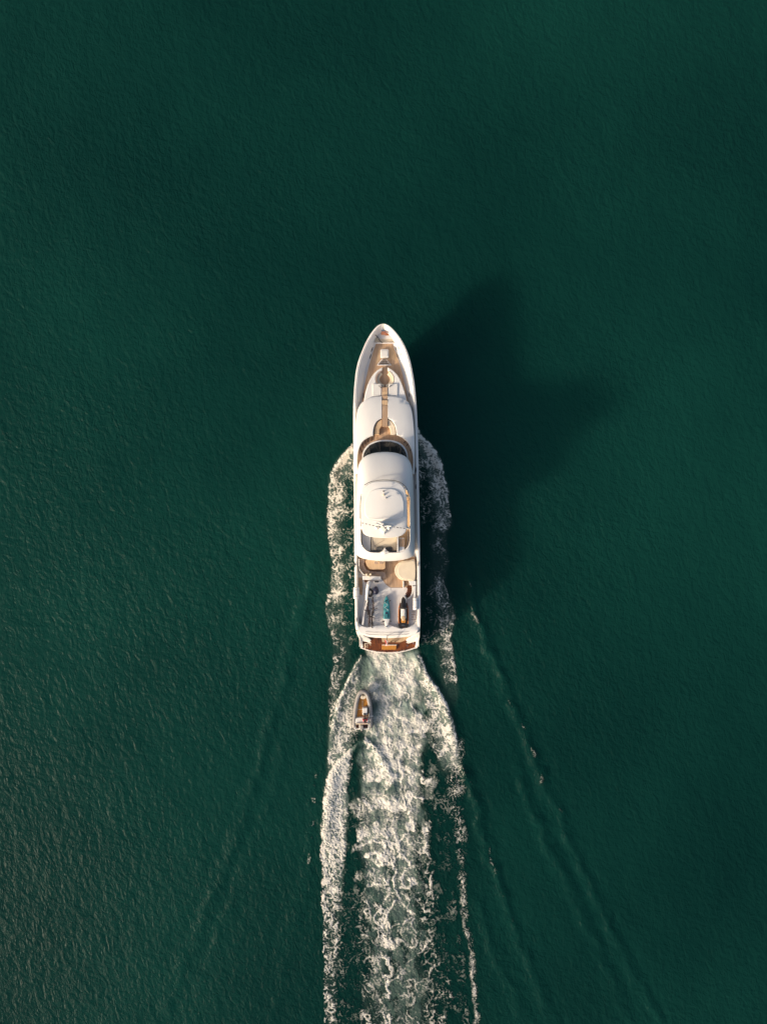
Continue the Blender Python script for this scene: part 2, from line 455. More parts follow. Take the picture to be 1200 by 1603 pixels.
def water_nodes(m):
    n = m.node_tree.nodes; l = m.node_tree.links
    b = n['Principled BSDF']
    g = n.new('ShaderNodeNewGeometry')
    at = n.new('ShaderNodeAttribute'); at.attribute_name = 'milk'
    def noise(scale, rot, loc, detail, rough=0.5, dist=0.0):
        mp = n.new('ShaderNodeMapping'); mp.inputs['Scale'].default_value = scale
        mp.inputs['Rotation'].default_value = (0, 0, rot); mp.inputs['Location'].default_value = loc
        mp.vector_type = 'TEXTURE' if False else 'POINT'
        # rotate first, then scale, so that the stretch follows the crests
        r = n.new('ShaderNodeVectorRotate'); r.inputs['Angle'].default_value = rot
        l.new(g.outputs['Position'], r.inputs['Vector'])
        mp.inputs['Rotation'].default_value = (0, 0, 0)
        l.new(r.outputs[0], mp.inputs['Vector'])
        t = n.new('ShaderNodeTexNoise'); t.inputs['Scale'].default_value = 1; t.inputs['Detail'].default_value = detail
        t.inputs['Roughness'].default_value = rough; t.inputs['Distortion'].default_value = dist
        l.new(mp.outputs[0], t.inputs['Vector'])
        return t.outputs[0]
    def mth(op, a, c):
        x = n.new('ShaderNodeMath'); x.operation = op
        for i, y in enumerate((a, c)):
            if isinstance(y, (int, float)): x.inputs[i].default_value = y
            else: l.new(y, x.inputs[i])
        return x.outputs[0]
    # wind ripples: short crests nearly across the picture, a second set crossing, fine chop
    big = noise((0.42, 0.22, 1), math.radians(-20), (3, 1, 0), 2)
    rip = noise((1.7, 0.85, 1), math.radians(-17), (0, 0, 0), 3, 0.6, 0.5)
    cross = noise((0.9, 1.9, 1), math.radians(16), (7, 2, 0), 2, 0.5, 0.3)
    chop = noise((5.0, 3.2, 1), math.radians(-12), (1, 5, 0), 3, 0.6)
    gust = noise((0.035, 0.05, 1), 0.3, (11, 4, 0), 3)
    gs = mth('ADD', mth('MULTIPLY', gust, 1.2), 0.4)
    hgt = mth('ADD', mth('MULTIPLY', big, 0.14), mth('MULTIPLY', mth('ADD', mth('ADD', mth('MULTIPLY', rip, 0.165), mth('MULTIPLY', cross, 0.09)), mth('MULTIPLY', chop, 0.05)), gs))
    bp = n.new('ShaderNodeBump'); bp.inputs['Strength'].default_value = 1.0; bp.inputs['Distance'].default_value = 1.0
    l.new(hgt, bp.inputs['Height'])
    # body colour: deep green, drifting slightly
    drift = noise((0.020, 0.016, 1), 0.35, (2.3, 9, 0), 4, 0.55)
    rp = n.new('ShaderNodeValToRGB')
    rp.color_ramp.elements[0].position = 0.30; rp.color_ramp.elements[0].color = (0.0018, 0.0205, 0.0185, 1)
    rp.color_ramp.elements[1].position = 0.70; rp.color_ramp.elements[1].color = (0.0046, 0.0445, 0.0345, 1)
    l.new(drift, rp.inputs[0])
    mx = n.new('ShaderNodeMix'); mx.data_type = 'RGBA'
    mx.inputs[7].default_value = (0.30, 0.37, 0.315, 1)
    l.new(at.outputs['Fac'], mx.inputs[0]); l.new(rp.outputs[0], mx.inputs[6])
    return b, mx.outputs[2], bp.outputs[0]

wm = bpy.data.materials.new('sea_water'); wm.use_nodes = True
b, colout, nrm = water_nodes(wm)
l = wm.node_tree.links
l.new(colout, b.inputs['Base Color']); l.new(nrm, b.inputs['Normal'])
b.inputs['Roughness'].default_value = 0.30
b.inputs['Specular IOR Level'].default_value = 0.055
b.inputs['IOR'].default_value = 1.33
b.inputs['Subsurface Weight'].default_value = 0.5
b.inputs['Subsurface Radius'].default_value = (0.9, 1.6, 1.5)
b.inputs['Subsurface Scale'].default_value = 5.5
b.subsurface_method = 'BURLEY'
sea = link('sea_water', me, wm, None, 0)
me.shade_smooth()
sea['kind'] = 'structure'

# ------------------------------------------------------------------ wake foam: real flakes where bubbles cover the water
def foam_cover(U, V):
    wu = U + fbm(U / 14, V / 14, 11, 3) * 7; wv = V + fbm(U / 14, V / 14, 21, 3) * 7
    f1, f2 = worley(wu / 4.4, wv / 5.0, 5)
    hf = fbm(U / 2.6, V / 3.0, 31, 2, 0.8)
    hfu = uni(hf)
    clot = uni(0.50 * (1 - (f2 - f1)) + 0.75 * fbm(U / 6.5, V / 7.5, 33, 3, 0.7) + 0.30 * hf + 0.35 * fbm(U / 26, V / 30, 35, 2))
    f1, f2 = worley(wu / 3.0, wv / 3.5, 8)
    speck = uni(0.6 * (1 - (f2 - f1)) + 0.6 * hf + 0.5 * fbm(U / 22, V / 34, 45, 3))
    w2u = U + fbm(U / 34, V / 34, 51, 3) * 26 + fbm(U / 8, V / 8, 53, 2) * 3.5; w2v = V + fbm(U / 34, V / 34, 61, 3) * 26 + fbm(U / 8, V / 8, 57, 2) * 3.5
    fil = uni(ridged(w2u / 32, w2v / 42, 71, 1) + 0.55 * ridged(w2u / 13, w2v / 16, 75, 2, 0.6) + 0.16 * hf)
    fil2 = uni(ridged(wu / 9, wv / 11, 73, 2, 0.6) + 0.5 * fbm(U / 30, V / 30, 74, 2) + 0.2 * hf)
    worm = uni(ridged(wu / 6.2, wv / 7.2, 76, 2, 0.6) + 0.55 * fbm(U / 15, V / 18, 78, 3) + 0.12 * hf)
    turb = uni(fbm(wu / 11, wv / 20, 81, 5, 0.72) + 0.22 * ridged(wu / 8, wv / 13, 85, 2))
    c = np.zeros(U.shape)
    def put(N, D, soft, top=1.0):
        nonlocal c
        x = smooth01((N - (1 - D)) / soft) * (D > 0.01) * top
        c = np.maximum(c, x)
    edge = fbm(U / 9, V / 9, 101, 4, 0.6) * 6 + fbm(U / 30, V / 30, 103, 2) * 5
    big_ = lambda u, v: fbm(u / 24, v / 32, 121, 3)
    # bow waves
    for tab, sg, v0, tabD in ((LOUT, 1, 695, [(695, .97), (735, .90), (752, .66), (800, .60), (850, .55), (900, .48), (940, .42), (1000, .32), (1060, .38), (1120, .44), (1150, .42)]),
                              (ROUT, -1, 666, [(666, .96), (715, .90), (738, .68), (775, .56), (820, .46), (840, .22), (900, .25), (940, .36), (975, .44), (1030, .46), (1060, .38), (1085, .2)])):
        o = IV(V, tab); d = (U - o) * sg + edge * 0.7
        crest = smooth01((d + 1) / 3) * smooth01((15 - d) / 9) * (1 - smooth01((V - (v0 + 38)) / 26)) * smooth01((V - v0 + 4) / 6)
        put(clot, crest * 0.98, 0.55)
        band = smooth01((d + 1) / 4) * smooth01((IV(V, [(690, 22), (760, 30), (860, 28), (960, 30), (1100, 28)]) - d) / 14)
        band = band + 0.42 * smooth01((d - 18) / 10) * smooth01((60 - d) / 20) * (V < 1010)
        e1 = 1150 if sg > 0 else 1090
        D = band * IV(V, tabD) * smooth01((V - v0) / 8) * (1 - smooth01((V - e1 + 25) / 30))
        D *= np.clip(1 + 0.9 * fbm(U / 26, V / 22, 111 + sg, 3), 0.2, 1.35)
        put(worm, np.clip(D, 0, .96), 0.42, 0.92)
        put(clot, np.clip(D * 0.62, 0, .9), 0.45, 0.95); c = np.maximum(c, np.clip(D, 0, 1) * 0.22 * (0.4 + 1.0 * clot))
    # stern wave edges
    for tab, sg, wd_ in ((WL, 1, 11), (WR, -1, 17)):
        o = IV(V, tab); d = (U - o) * sg + edge * 0.55
        crest = smooth01((d + 1) / 3) * smooth01((IV(V, [(1020, 6), (1060, 8), (1150, wd_)]) - d) / 5) * smooth01((V - 1022) / 6) * (1 - smooth01((V - 1100) / 40))
        put(clot, crest * 0.93, 0.55)
        D = smooth01((d + 1) / 4) * smooth01((IV(V, [(1020, 12), (1060, 30), (1130, 56), (1200, 44)]) - d) / 24) * smooth01((V - 1022) / 8) * (1 - smooth01((V - 1165) / 60))
        D *= 0.60 if sg < 0 else 0.56
        D *= np.clip(1 + 0.8 * fbm(U / 24, V / 24, 117 + sg, 3), 0.2, 1.3)
        put(worm, D, 0.42, 0.92); put(clot, D * 0.66, 0.42, 0.95); c = np.maximum(c, D * 0.26 * (0.4 + clot))
    # propeller wash
    lo = IV(V, [(1014, 569), (1080, 574), (1130, 580), (1180, 575), (1240, 552), (1300, 552), (1603, 556), (1800, 556)])
    hi = IV(V, [(1014, 641), (1030, 648), (1050, 657), (1100, 664), (1160, 674), (1230, 676), (1320, 682), (1440, 690), (1520, 706), (1603, 718), (1800, 720)])
    big = fbm(U / 24, V / 32, 121, 3); wide = fbm(U / 60, V / 48, 125, 3)
    ins = smooth01((U - lo + big * 18 + wide * 16 + 6) / 26) * smooth01((hi - U + big * 20 - wide * 16 + 6) / 26) * smooth01((V - 1012) / 8)
    hole = np.clip(1 + 1.5 * big, 0.1, 1.3)
    veil = ins * IV(V, [(1014, .72), (1060, .52), (1110, .38), (1180, .28), (1260, .17), (1340, .08), (1420, .03), (1603, .0), (1800, .0)]) * hole
    c = np.maximum(c, np.clip(veil * (0.30 + 0.95 * turb), 0, 0.9))
    put(turb, np.clip(ins * IV(V, [(1014, .55), (1060, .45), (1110, .36), (1180, .32), (1260, .26), (1340, .17), (1420, .08), (1603, .04), (1800, .02)]) * hole, 0, .9), 0.55)
    put(fil, np.clip(ins * IV(V, [(1014, .40), (1100, .42), (1200, .44), (1300, .36), (1400, .27), (1500, .21), (1603, .19), (1800, .14)]) * (1 + 0.8 * big), 0, .8), 0.30)
    put(fil2, np.clip(ins * IV(V, [(1014, .3), (1200, .40), (1300, .36), (1400, .28), (1603, .24), (1800, .2)]) * (1 + 1.3 * big), 0, .8), 0.40, 0.8)
    put(worm, np.clip(ins * IV(V, [(1014, .45), (1100, .46), (1200, .38), (1300, .27), (1400, .18), (1603, .13), (1800, .1)]) * (1 + 1.0 * big), 0, .8), 0.45, 0.8)
    put(speck, np.clip(ins * IV(V, [(1014, .2), (1150, .30), (1300, .2), (1603, .10), (1800, .05)]) * (1 + 1.2 * big), 0, .8), 0.35, 0.8)
    spine = IV(V, [(1220, 592), (1300, 604), (1360, 612), (1420, 598), (1480, 608), (1540, 598), (1603, 604), (1700, 600), (1800, 600)]) + fbm(V / 30, V / 90, 131, 2) * 10
    D = np.exp(-((U - spine) / IV(V, [(1220, 26), (1350, 18), (1603, 11), (1800, 10)])) ** 2) * smooth01((V - 1200) / 60)
    put(uni(0.65 * fil + 0.35 * clot), np.clip(D * 0.58, 0, .9), 0.45)
    # tender wake
    l_, r_ = IV(V, TL), IV(V, TLI); e = edge
    D = smooth01((U - l_ + e * 0.6 + 1) / 4) * smooth01((r_ - U + e * 1.3 + 2) / 12) * smooth01((V - 1147) / 5)
    D1 = D * IV(V, [(1147, .99), (1215, .97), (1270, .86), (1330, .80), (1400, .68), (1500, .52), (1603, .46), (1800, .3)])
    c = np.maximum(c, D1 * 0.30 * (0.4 + clot) * (1 - smooth01((V - 1280) / 120)))
    D1 = D1 * np.clip(1 + 0.55 * fbm(U / 15, V / 22, 171, 3) * IV(V, [(1200, 0), (1300, 1), (1603, 1.8)]), 0.1, 1.15)
    put(clot, D1 * IV(V, [(1147, 1), (1250, .86), (1400, .66), (1603, .6)]), 0.55); put(worm, D1, 0.45, 0.92)
    D2 = smooth01((U - l_) / 12) * smooth01((560 + big_(U, V) * 14 - U) / 30) * smooth01((V - 1230) / 60)
    put(worm, D2 * IV(V, [(1230, .16), (1400, .26), (1603, .26)]), 0.5, 0.7)
    l_ = IV(V, [(1147, 568), (1200, 566), (1260, 560)]); r_ = IV(V, TR)
    D = smooth01((U - l_ + e + 2) / 8) * smooth01((r_ - U + e * 0.5 + 1) / 4) * smooth01((V - 1147) / 5) * (1 - smooth01((V - 1225 - big * 30) / 22))
    put(clot, D * (0.42 + 0.54 * smooth01((U - r_ + 22) / 14)), 0.6)
    # faint lace drifting between the wash and the outer lines
    lo2 = IV(V, TL) + 4; hi2 = IV(V, [(1100, 700), (1190, 712), (1300, 716), (1420, 724), (1490, 735), (1603, 744), (1800, 752)]) - 3
    D = smooth01((U - lo2) / 10) * smooth01((hi2 - U) / 10) * smooth01((V - 1150) / 50) * np.clip(0.8 + 1.6 * fbm(U / 34, V / 40, 181, 3), 0.15, 1.5)
    put(fil2, D * 0.26, 0.6, 0.42); put(worm, D * 0.26, 0.6, 0.40)
    # thin outer lines
    uc = IV(V, [(1150, 712), (1190, 714), (1240, 712), (1300, 717), (1380, 722), (1420, 726), (1450, 729), (1490, 738), (1540, 741), (1580, 746), (1603, 745), (1700, 752), (1800, 756)]) + fbm(V / 20, V / 300, 141, 3) * 5
    w = IV(V, [(1150, 15), (1300, 12), (1400, 7), (1480, 5), (1603, 5.5), (1800, 4)])
    D = np.exp(-((U - uc) / w) ** 2) * smooth01((V - 1140) / 30) * IV(V, [(1150, .55), (1240, .45), (1360, .34), (1440, .46), (1603, .44), (1800, .35)]) * np.clip(1 + fbm(U / 30, V / 24, 145, 2) * 0.9, .45, 1.4)
    put(worm, np.clip(D, 0, .9), 0.5, 0.8); put(speck, np.clip(D * 0.9, 0, .9), 0.5, 0.7)
    c = np.maximum(c, np.exp(-((U - uc + 2) / 2.0) ** 2) * smooth01((V - 1370) / 50) * (0.05 + 0.5 * hfu) * np.clip(0.7 + 1.6 * fbm(V / 26, V / 400, 147, 3), 0.1, 1))
    uc = IV(V, [(1205, 496), (1240, 491), (1262, 493), (1330, 485), (1370, 481)]) + fbm(V / 16, V / 300, 151, 2) * 4
    D = np.exp(-((U - uc) / 3.2) ** 2) * smooth01((V - 1195) / 12) * (1 - smooth01((V - 1365) / 14)) * np.clip(fbm(U / 60, V / 18, 155, 2) * 2 + .25, 0, 1)
    put(speck, D * 0.7, 0.5, 0.5)
    # broken crests of the diverging waves
    for (pts, a, w), k in zip(CRESTS[:2] + CRESTS[4:5], (1.0, 0.95, 0.35)):
        wob = fbm(U / 45, V / 45, 91, 4, 0.6) * 16
        dd, t, sd = seg_dist(U + wob, V, pts)
        D = np.exp(-((dd + 1) / 3.4) ** 2) * np.clip(fbm(U / 34, V / 28, 161, 2) * 2.4 + 0.2, 0, 1) * (1 - 0.8 * t) * k
        put(speck, D, 0.7, 0.42)
    return c

FU0, FU1, FV0, FV1, ST_ = 430, 890, 655, 1720, 0.74
us = np.arange(FU0, FU1, ST_); vs_ = np.arange(FV0, FV1, ST_)
U, V = np.meshgrid(us, vs_)
jr = np.random.RandomState(3)
C = foam_cover(U, V)
hull_l = IV(V, [(655, 562), (700, 560), (980, 562), (1012, 570), (1013, 700)]); hull_r = IV(V, [(655, 642), (700, 648), (980, 650), (1012, 648), (1013, 500)])
C[(U > hull_l) & (U < hull_r) & (V < 1012)] = 0
Zf = relief(U, V) + 0.03 + C * (0.03 + 0.05 * np.clip(fbm(U / 3.0, V / 3.0, 201, 3, 0.6) + 0.3, 0, 1))
UJ = U + (jr.rand(*U.shape) - .5) * ST_ * 0.7; VJ = V + (jr.rand(*U.shape) - .5) * ST_ * 0.7
me, co, q = grid_mesh('wake_foam', (UJ - 600) * S, (801.5 - VJ) * S, Zf)
cf = C.ravel(); mf = milk_field(U, V).ravel()
mf[((U > hull_l) & (U < hull_r) & (V < 1012)).ravel()] = 0
keep = (cf[q].max(1) > 0.07) | (mf[q].max(1) > 0.10)
q = q[keep]
used = np.unique(q); remap = np.full(len(co), -1); remap[used] = np.arange(len(used))
fill(me, co[used], remap[q])
attr(me, 'cover', cf[used]); attr(me, 'milk', mf[used])
fm = bpy.data.materials.new('foam'); fm.use_nodes = True
b, colout, nrm = water_nodes(fm)
n = fm.node_tree.nodes; l = fm.node_tree.links
at = n.new('ShaderNodeAttribute'); at.attribute_name = 'cover'
cr = n.new('ShaderNodeValToRGB')
cr.color_ramp.elements[0].position = 0.03; cr.color_ramp.elements[0].color = (0, 0, 0, 1)
cr.color_ramp.elements[1].position = 1.0; cr.color_ramp.elements[1].color = (1, 1, 1, 1)
l.new(at.outputs['Fac'], cr.inputs[0])
mx = n.new('ShaderNodeMix'); mx.data_type = 'RGBA'
l.new(cr.outputs[0], mx.inputs[0]); l.new(colout, mx.inputs[6]); mx.inputs[7].default_value = (0.72, 0.67, 0.585, 1)
l.new(mx.outputs[2], b.inputs['Base Color'])
b.inputs['Roughness'].default_value = 0.5
b.inputs['Specular IOR Level'].default_value = 0.12
l.new(nrm, b.inputs['Normal'])
b.inputs['IOR'].default_value = 1.33
foam = link('wake_foam', me, fm, None, 0)
me.shade_smooth()
foam['kind'] = 'stuff'; foam['label'] = 'cream white foam churned up around and behind the yacht'; foam['category'] = 'foam'

# ------------------------------------------------------------------ the yacht
STN = [(506.8, 599.6, 600.4), (507.2, 596.6, 603.2), (508, 593.8, 605.6), (509.4, 591.2, 608.3), (511.4, 588.8, 611), (515, 585.3, 615), (520, 581.4, 619.6), (524, 578.7, 622.9),
       (530, 575.2, 627.2), (537, 571.6, 631.2), (543, 568.9, 634.4), (550, 566, 637.4), (557, 563.2, 639.9), (565, 560.5, 642.2), (572, 558.6, 643.8),
       (580, 557, 645.4), (588, 555.9, 646.8), (595, 555.1, 648), (605, 554.2, 649.3), (615, 553.5, 650.3), (630, 552.8, 651.5), (650, 552.5, 652.8),
       (670, 552.5, 653.5), (700, 552.8, 654.3), (740, 553.2, 655.2), (800, 553.8, 656.2), (850, 554.2, 657), (900, 554.7, 657.5), (940, 555.2, 657.8),
       (965, 555.5, 657.8), (978, 555.8, 657.6), (984, 556.4, 657.2), (990, 558.2, 656.5), (996, 560.3, 655.9), (1001, 562, 655.4), (1007, 562.9, 654.8), (1013, 564.2, 653.6)]
SHEER = [(507, 5.75), (540, 5.55), (600, 5.35), (700, 5.2), (965, 5.2), (978, 5.1), (984, 4.8), (990, 4.2), (996, 3.3), (1001, 2.5), (1007, 1.75), (1013, 1.1)]
DECK = [(507, 4.75), (540, 4.5), (640, 4.35), (965, 4.3), (984, 3.6), (996, 2.0), (1013, 0.55)]
INN = [(507, 7), (515, 9), (530, 12), (537, 15), (615, 13.5), (645, 6.5), (984, 6.0), (1013, 3.0)]
yb = P(606, 1000, 0)
YA = thing('motor_yacht', 'long white motor yacht with teak decks cruising at the centre', 'yacht', (yb.x, yb.y, 0))

def iv(v, tab): return float(np.interp(v, [a[0] for a in tab], [a[1] for a in tab]))

def hull_ring(v, L, R):
    zs = iv(v, SHEER); zd = iv(v, DECK)
    pl, pr = P(L, v, zs), P(R, v, zs)
    cx = (pl.x + pr.x) / 2; w = (pr.x - pl.x) / 2; y = pl.y
    flare = float(np.interp(v, [507, 540, 600, 680, 1013], [6.0, 4.2, 2.2, 1.0, 0.8]))
    rake = float(np.interp(v, [507, 560, 640], [0.62, 0.30, 0.0]))
    k = S * (H - zs) / H
    cap = min(3.6 * k, 0.45 * w); inn = min(iv(v, INN) * k, 0.85 * w)
    side = []
    for z, f in ((-1.3, 0.30), (-0.7, 0.66), (0.0, 0.86), (0.28 * zs, 0.905), (0.55 * zs, 0.945), (0.8 * zs, 0.978), (zs - 0.07, 0.998)):
        ff = max(0.04, 1 - (1 - f) * flare)
        side.append((w * ff, y - rake * max(0.0, zs - max(z, 0)), z))
    side += [(w - 0.015, y, zs - 0.015), (w - 0.06 if w > 0.2 else w * 0.7, y, zs + 0.01), (w - cap, y, zs + 0.005), (w - cap - 0.04 if w > .3 else w * .5, y, zs - 0.05), (w - inn, y, zd)]
    ring = [(cx - a, b_, c_) for a, b_, c_ in side[::-1]] + [(cx + a, b_, c_) for a, b_, c_ in side]
    return ring

bm = bmesh.new()
rings = [hull_ring(*s) for s in STN]
loft(bm, rings, closed_ring=False, cap1=True)
hull = from_bm('hull', bm, M['white'], YA, 32)

# deck lining between the bulwarks
bm = bmesh.new()
rg = []
for v, L, R in STN[3:32]:
    zd = iv(v, DECK) + 0.02; zs = iv(v, SHEER); k = S * (H - zs) / H
    pl, pr = P(L, v, zs), P(R, v, zs); inn = iv(v, INN) * k * 0.93
    if pr.x - pl.x < 2.2 * inn: inn = (pr.x - pl.x) * 0.40
    rg.append([(pl.x + inn + (pr.x - pl.x - 2 * inn) * t, pl.y, zd) for t in (0, .25, .5, .75, 1)])
loft(bm, rg, closed_ring=False)
from_bm('deck', bm, M['white2'], YA, 40)

# dark boot stripe windows along the topsides
for sgn in (-1, 1):
    for v0, v1 in ((640, 668), (676, 704), (716, 760), (770, 815), (826, 862)):
        bm = bmesh.new(); rows = []
        for v in np.linspace(v0, v1, 6):
            L = float(np.interp(v, [s[0] for s in STN], [s[1] for s in STN])); R = float(np.interp(v, [s[0] for s in STN], [s[2] for s in STN]))
            zs = iv(v, SHEER); pl, pr = P(L, v, zs), P(R, v, zs); w = (pr.x - pl.x) / 2; cx = (pl.x + pr.x) / 2
            rows.append([(cx + sgn * (w * f + 0.012), pl.y, z) for z, f in ((2.35, 0.938), (2.95, 0.950), (3.35, 0.957))])
        loft(bm, rows, closed_ring=False)
        from_bm('hull_window', bm, M['glass'], hull)

# --- foredeck
hslab('anchor_deck', [(586.5, 523), (591, 518), (596, 514.5), (604, 514.5), (609, 518), (616, 526), (621, 536.5), (579, 536.5), (582.5, 529)], 4.62, 4.3, M['cream'], YA, r=0.02)
td = hslab('foredeck_teak', [(588.3, 538), (613.8, 538), (621, 556), (627, 575), (633, 600), (637.5, 622), (640, 634), (640, 642), (566, 642), (566.5, 624), (571, 600), (577, 574), (583, 553)], 4.58, 4.2, M['teak'], YA, r=0.015)
boxo('breakwater', P(600, 537.2, 4.7), (3.15, 0.12, 0.2), M['cap'], YA, bev=0.03)
hslab('deck_hatch', rr(595.2, 546.3, 608.2, 560, 2.4), 4.92, 4.5, M['white'], YA, r=0.07)
hslab('hatch_lid', rr(596.8, 548, 606.6, 558.2, 1.8), 4.965, 4.85, M['pale'], YA, r=0.03)
# teak margin strips: lighter king plank area round the hatch
for pl_ in ([(593.6, 541), (594.6, 541), (592.6, 568), (588.4, 568)], [(609.4, 541), (612.8, 541), (622.4, 568), (611.4, 561)]):
    hslab('teak_panel', pl_, 4.592, 4.5, M['teak_light'], td, r=0.0)
# windlass, anchor, chain
wl = boxo('windlass', P(600, 518.2, 4.85), (0.46, 0.34, 0.42), M['steel'], YA, bev=0.06)
tubeo('drum', [P(597, 521, 4.95), P(603.5, 521, 4.95)], 0.17, M['copper'], wl, 14)
tubeo('drum', [P(596.4, 515.6, 4.9), P(600.4, 515.6, 4.9)], 0.13, M['darkwood'], wl, 14)
hslab('base_plate', rr(596, 518.6, 606, 524, 1.5), 4.72, 4.55, M['copper'], wl, r=0.02)
tubeo('chain', [P(600, 516, 4.95), P(600, 513.5, 5.0), P(600, 511.5, 5.2)], 0.05, M['steel'], wl)
hslab('chain_locker_lid', rr(602.5, 520.2, 608.5, 525.2, 1.6), 4.69, 4.55, M['rust'], YA, r=0.02)
tubeo('mooring_line', [P(588, 524, 4.72), P(591, 528, 4.70), P(594.2, 533, 4.70), P(597, 536.2, 4.86), P(599, 536.6, 4.9)], 0.05, M['dark'], YA)
bmx = bmesh.new()
for i in range(3):
    tube(bmx, [P(a, b_, 4.72 + 0.05 * i) for a, b_ in circ(589.6 + .3 * i, 532.2, 2.6 - 0.5 * i, 14, 3.2 - .5 * i)], 0.045, 6, True)
from_bm('rope_coil', bmx, M['rope'], YA)
def cleat(u, v, z, rz, m=M['black']):
    bm = bmesh.new(); p = P(u, v, z)
    box(bm, (p.x, p.y, z + 0.05), (0.10, 0.16, 0.10), rz, bev=0.02)
    d = Vector((-math.sin(rz), math.cos(rz), 0))
    tube(bm, [p + d * t + Vector((0, 0, 0.13 + (0.03 if abs(t) > .2 else 0))) for t in (-.26, -.12, 0, .12, .26)], [0.025, 0.045, 0.05, 0.045, 0.025], 8)
    from_bm('cleat', bm, m, YA)
cleat(586.6, 524.2, 4.95, 0.9)
for u, v, a in ((582.0, 547.5, -0.35), (619.9, 546.6, 0.35), (621.6, 557.5, 0.3), (579.5, 558.5, -.3)): cleat(u, v, 4.95, a)
for u, v in ((640.2, 618), (568.5, 619.5)): cleat(u, v, 4.6, 0.1)

# --- forward seating block with round well
arch = [(598.3, 574.8), (594, 577), (589.5, 580), (585.6, 584), (581.5, 589.5), (578.2, 595.5), (575, 603), (572.6, 611), (570.4, 620), (569, 630), (569, 644),
        (638, 644), (637.4, 632), (635, 621), (632.4, 611), (629.2, 602), (625.4, 593), (621.4, 586.5), (616.4, 581), (611, 577), (606.4, 574.8)]
cu, cv, rad = 602.2, 593.6, 14.6
angs = [math.radians(a) for a in np.linspace(-72, 252, 30)]           # image angles, clockwise from the right of the gangway
ring_pts = [(cu + rad * math.cos(a), cv + rad * math.sin(a)) for a in angs]
poly = arch + ring_pts
hslab('seating_block', poly, 5.18, 4.3, M['white'], YA, zf=lambda x, y: 5.18 + 0.012 * (P(0, 575, 5.2).y - y), r=0.10)
hslab('well_floor', circ(cu, cv, 15.0, 32), 4.66, 4.5, M['teak'], YA, r=0.01)
hslab('gangway', [(598.2, 570), (606.6, 570), (605, 580), (605, 584), (599.4, 584), (599.4, 580)], 4.67, 4.5, M['teak'], YA, r=0.006)
for a0, a1 in ((-62, 84), (96, 242)):
    an = [math.radians(a) for a in np.linspace(a0, a1, 18)]
    hslab('seat_cushion', [(cu + 14.2 * math.cos(a), cv + 14.2 * math.sin(a)) for a in an] + [(cu + 8.3 * math.cos(a), cv + 8.3 * math.sin(a)) for a in an[::-1]], 4.98, 4.6, M['cream'], YA, r=0.06)
    hslab('seat_back', [(cu + 14.5 * math.cos(a), cv + 14.5 * math.sin(a)) for a in an] + [(cu + 12.4 * math.cos(a), cv + 12.4 * math.sin(a)) for a in an[::-1]], 5.2, 4.9, M['cream'] if a0 < 0 else M['mauve'], YA, r=0.05)
for (u0, v0, u1, v1) in ((583, 600.5, 596.4, 619.5), (608, 600.5, 622, 619.5)):
    hslab('sun_cushion', rr(u0, v0, u1, v1, 1.2), 5.32, 5.1, M['pale'], YA, r=0.05)
tubeo('grab_rail', [P(592.6, 604, 5.2), P(593.0, 604.2, 5.45), P(595.6, 606.2, 5.45), P(596, 606.4, 5.2)], 0.03, M['black'], YA)
tubeo('grab_rail', [P(613.4, 602.4, 5.2), P(613, 602.6, 5.45), P(609, 605.6, 5.45), P(608.6, 606, 5.2)], 0.03, M['black'], YA)

# --- coachroof ahead of the wheelhouse, with the keyhole seat and the bridge walk
def zroof(x, y):
    v = 801.5 - y / (S * (H - 5.9) / H); xr = (x - P(602.5, 0, 5.9).x) / 3.1
    base = float(np.interp(v, [618, 626, 640, 660, 690, 740], [5.44, 5.62, 5.82, 6.0, 6.08, 6.0]))
    return base - 0.34 * abs(xr) ** 3.5
right_half = [(606.5, 640)] + catmull([(606.5, 619), (618, 619.8), (629, 622.5), (638.5, 628)], 5, False) + \
    catmull([(638.5, 628), (643, 637), (646, 650), (648.2, 675), (649, 700), (649, 722), (648.4, 742)], 4, False)[1:] + \
    catmull([(645.6, 741), (646.4, 724), (645, 709), (640.5, 696.5), (633.5, 688), (626, 683), (620.4, 681)], 5, False) + \
    catmull([(620, 678), (619, 670), (615.5, 662), (611.5, 657.6), (606.5, 655)], 4, False)
left_half = [(597.7, 640)] + catmull([(597.7, 655), (592, 658), (587.4, 663.4), (584.8, 671), (584, 680)], 4, False) + \
    catmull([(583.8, 682), (577, 684.5), (569.5, 689.5), (564, 697), (560.6, 707), (559.2, 720), (559.6, 741)], 5, False) + \
    catmull([(557, 742), (556.2, 720), (556.2, 690), (556.8, 660), (559, 643), (562, 635), (566.5, 629)], 4, False)[:-1] + \
    catmull([(566.5, 629), (576, 622.5), (588, 619.8), (597.7, 619)], 5, False)
for hp in (left_half, right_half):
    hslab('coachroof', hp, 5.9, 4.3, M['white'], YA, zf=zroof, r=0.08, grid=0.55)
hslab('bridge_walk', [(560, 745), (558.8, 716), (562, 700), (570, 688), (583, 680), (585, 668), (592, 656), (597, 652), (607, 652), (612, 656), (619, 668), (621, 680), (634, 687), (643, 699), (647, 716), (647, 745)], 5.32, 5.0, M['teak'], YA, r=0.01)
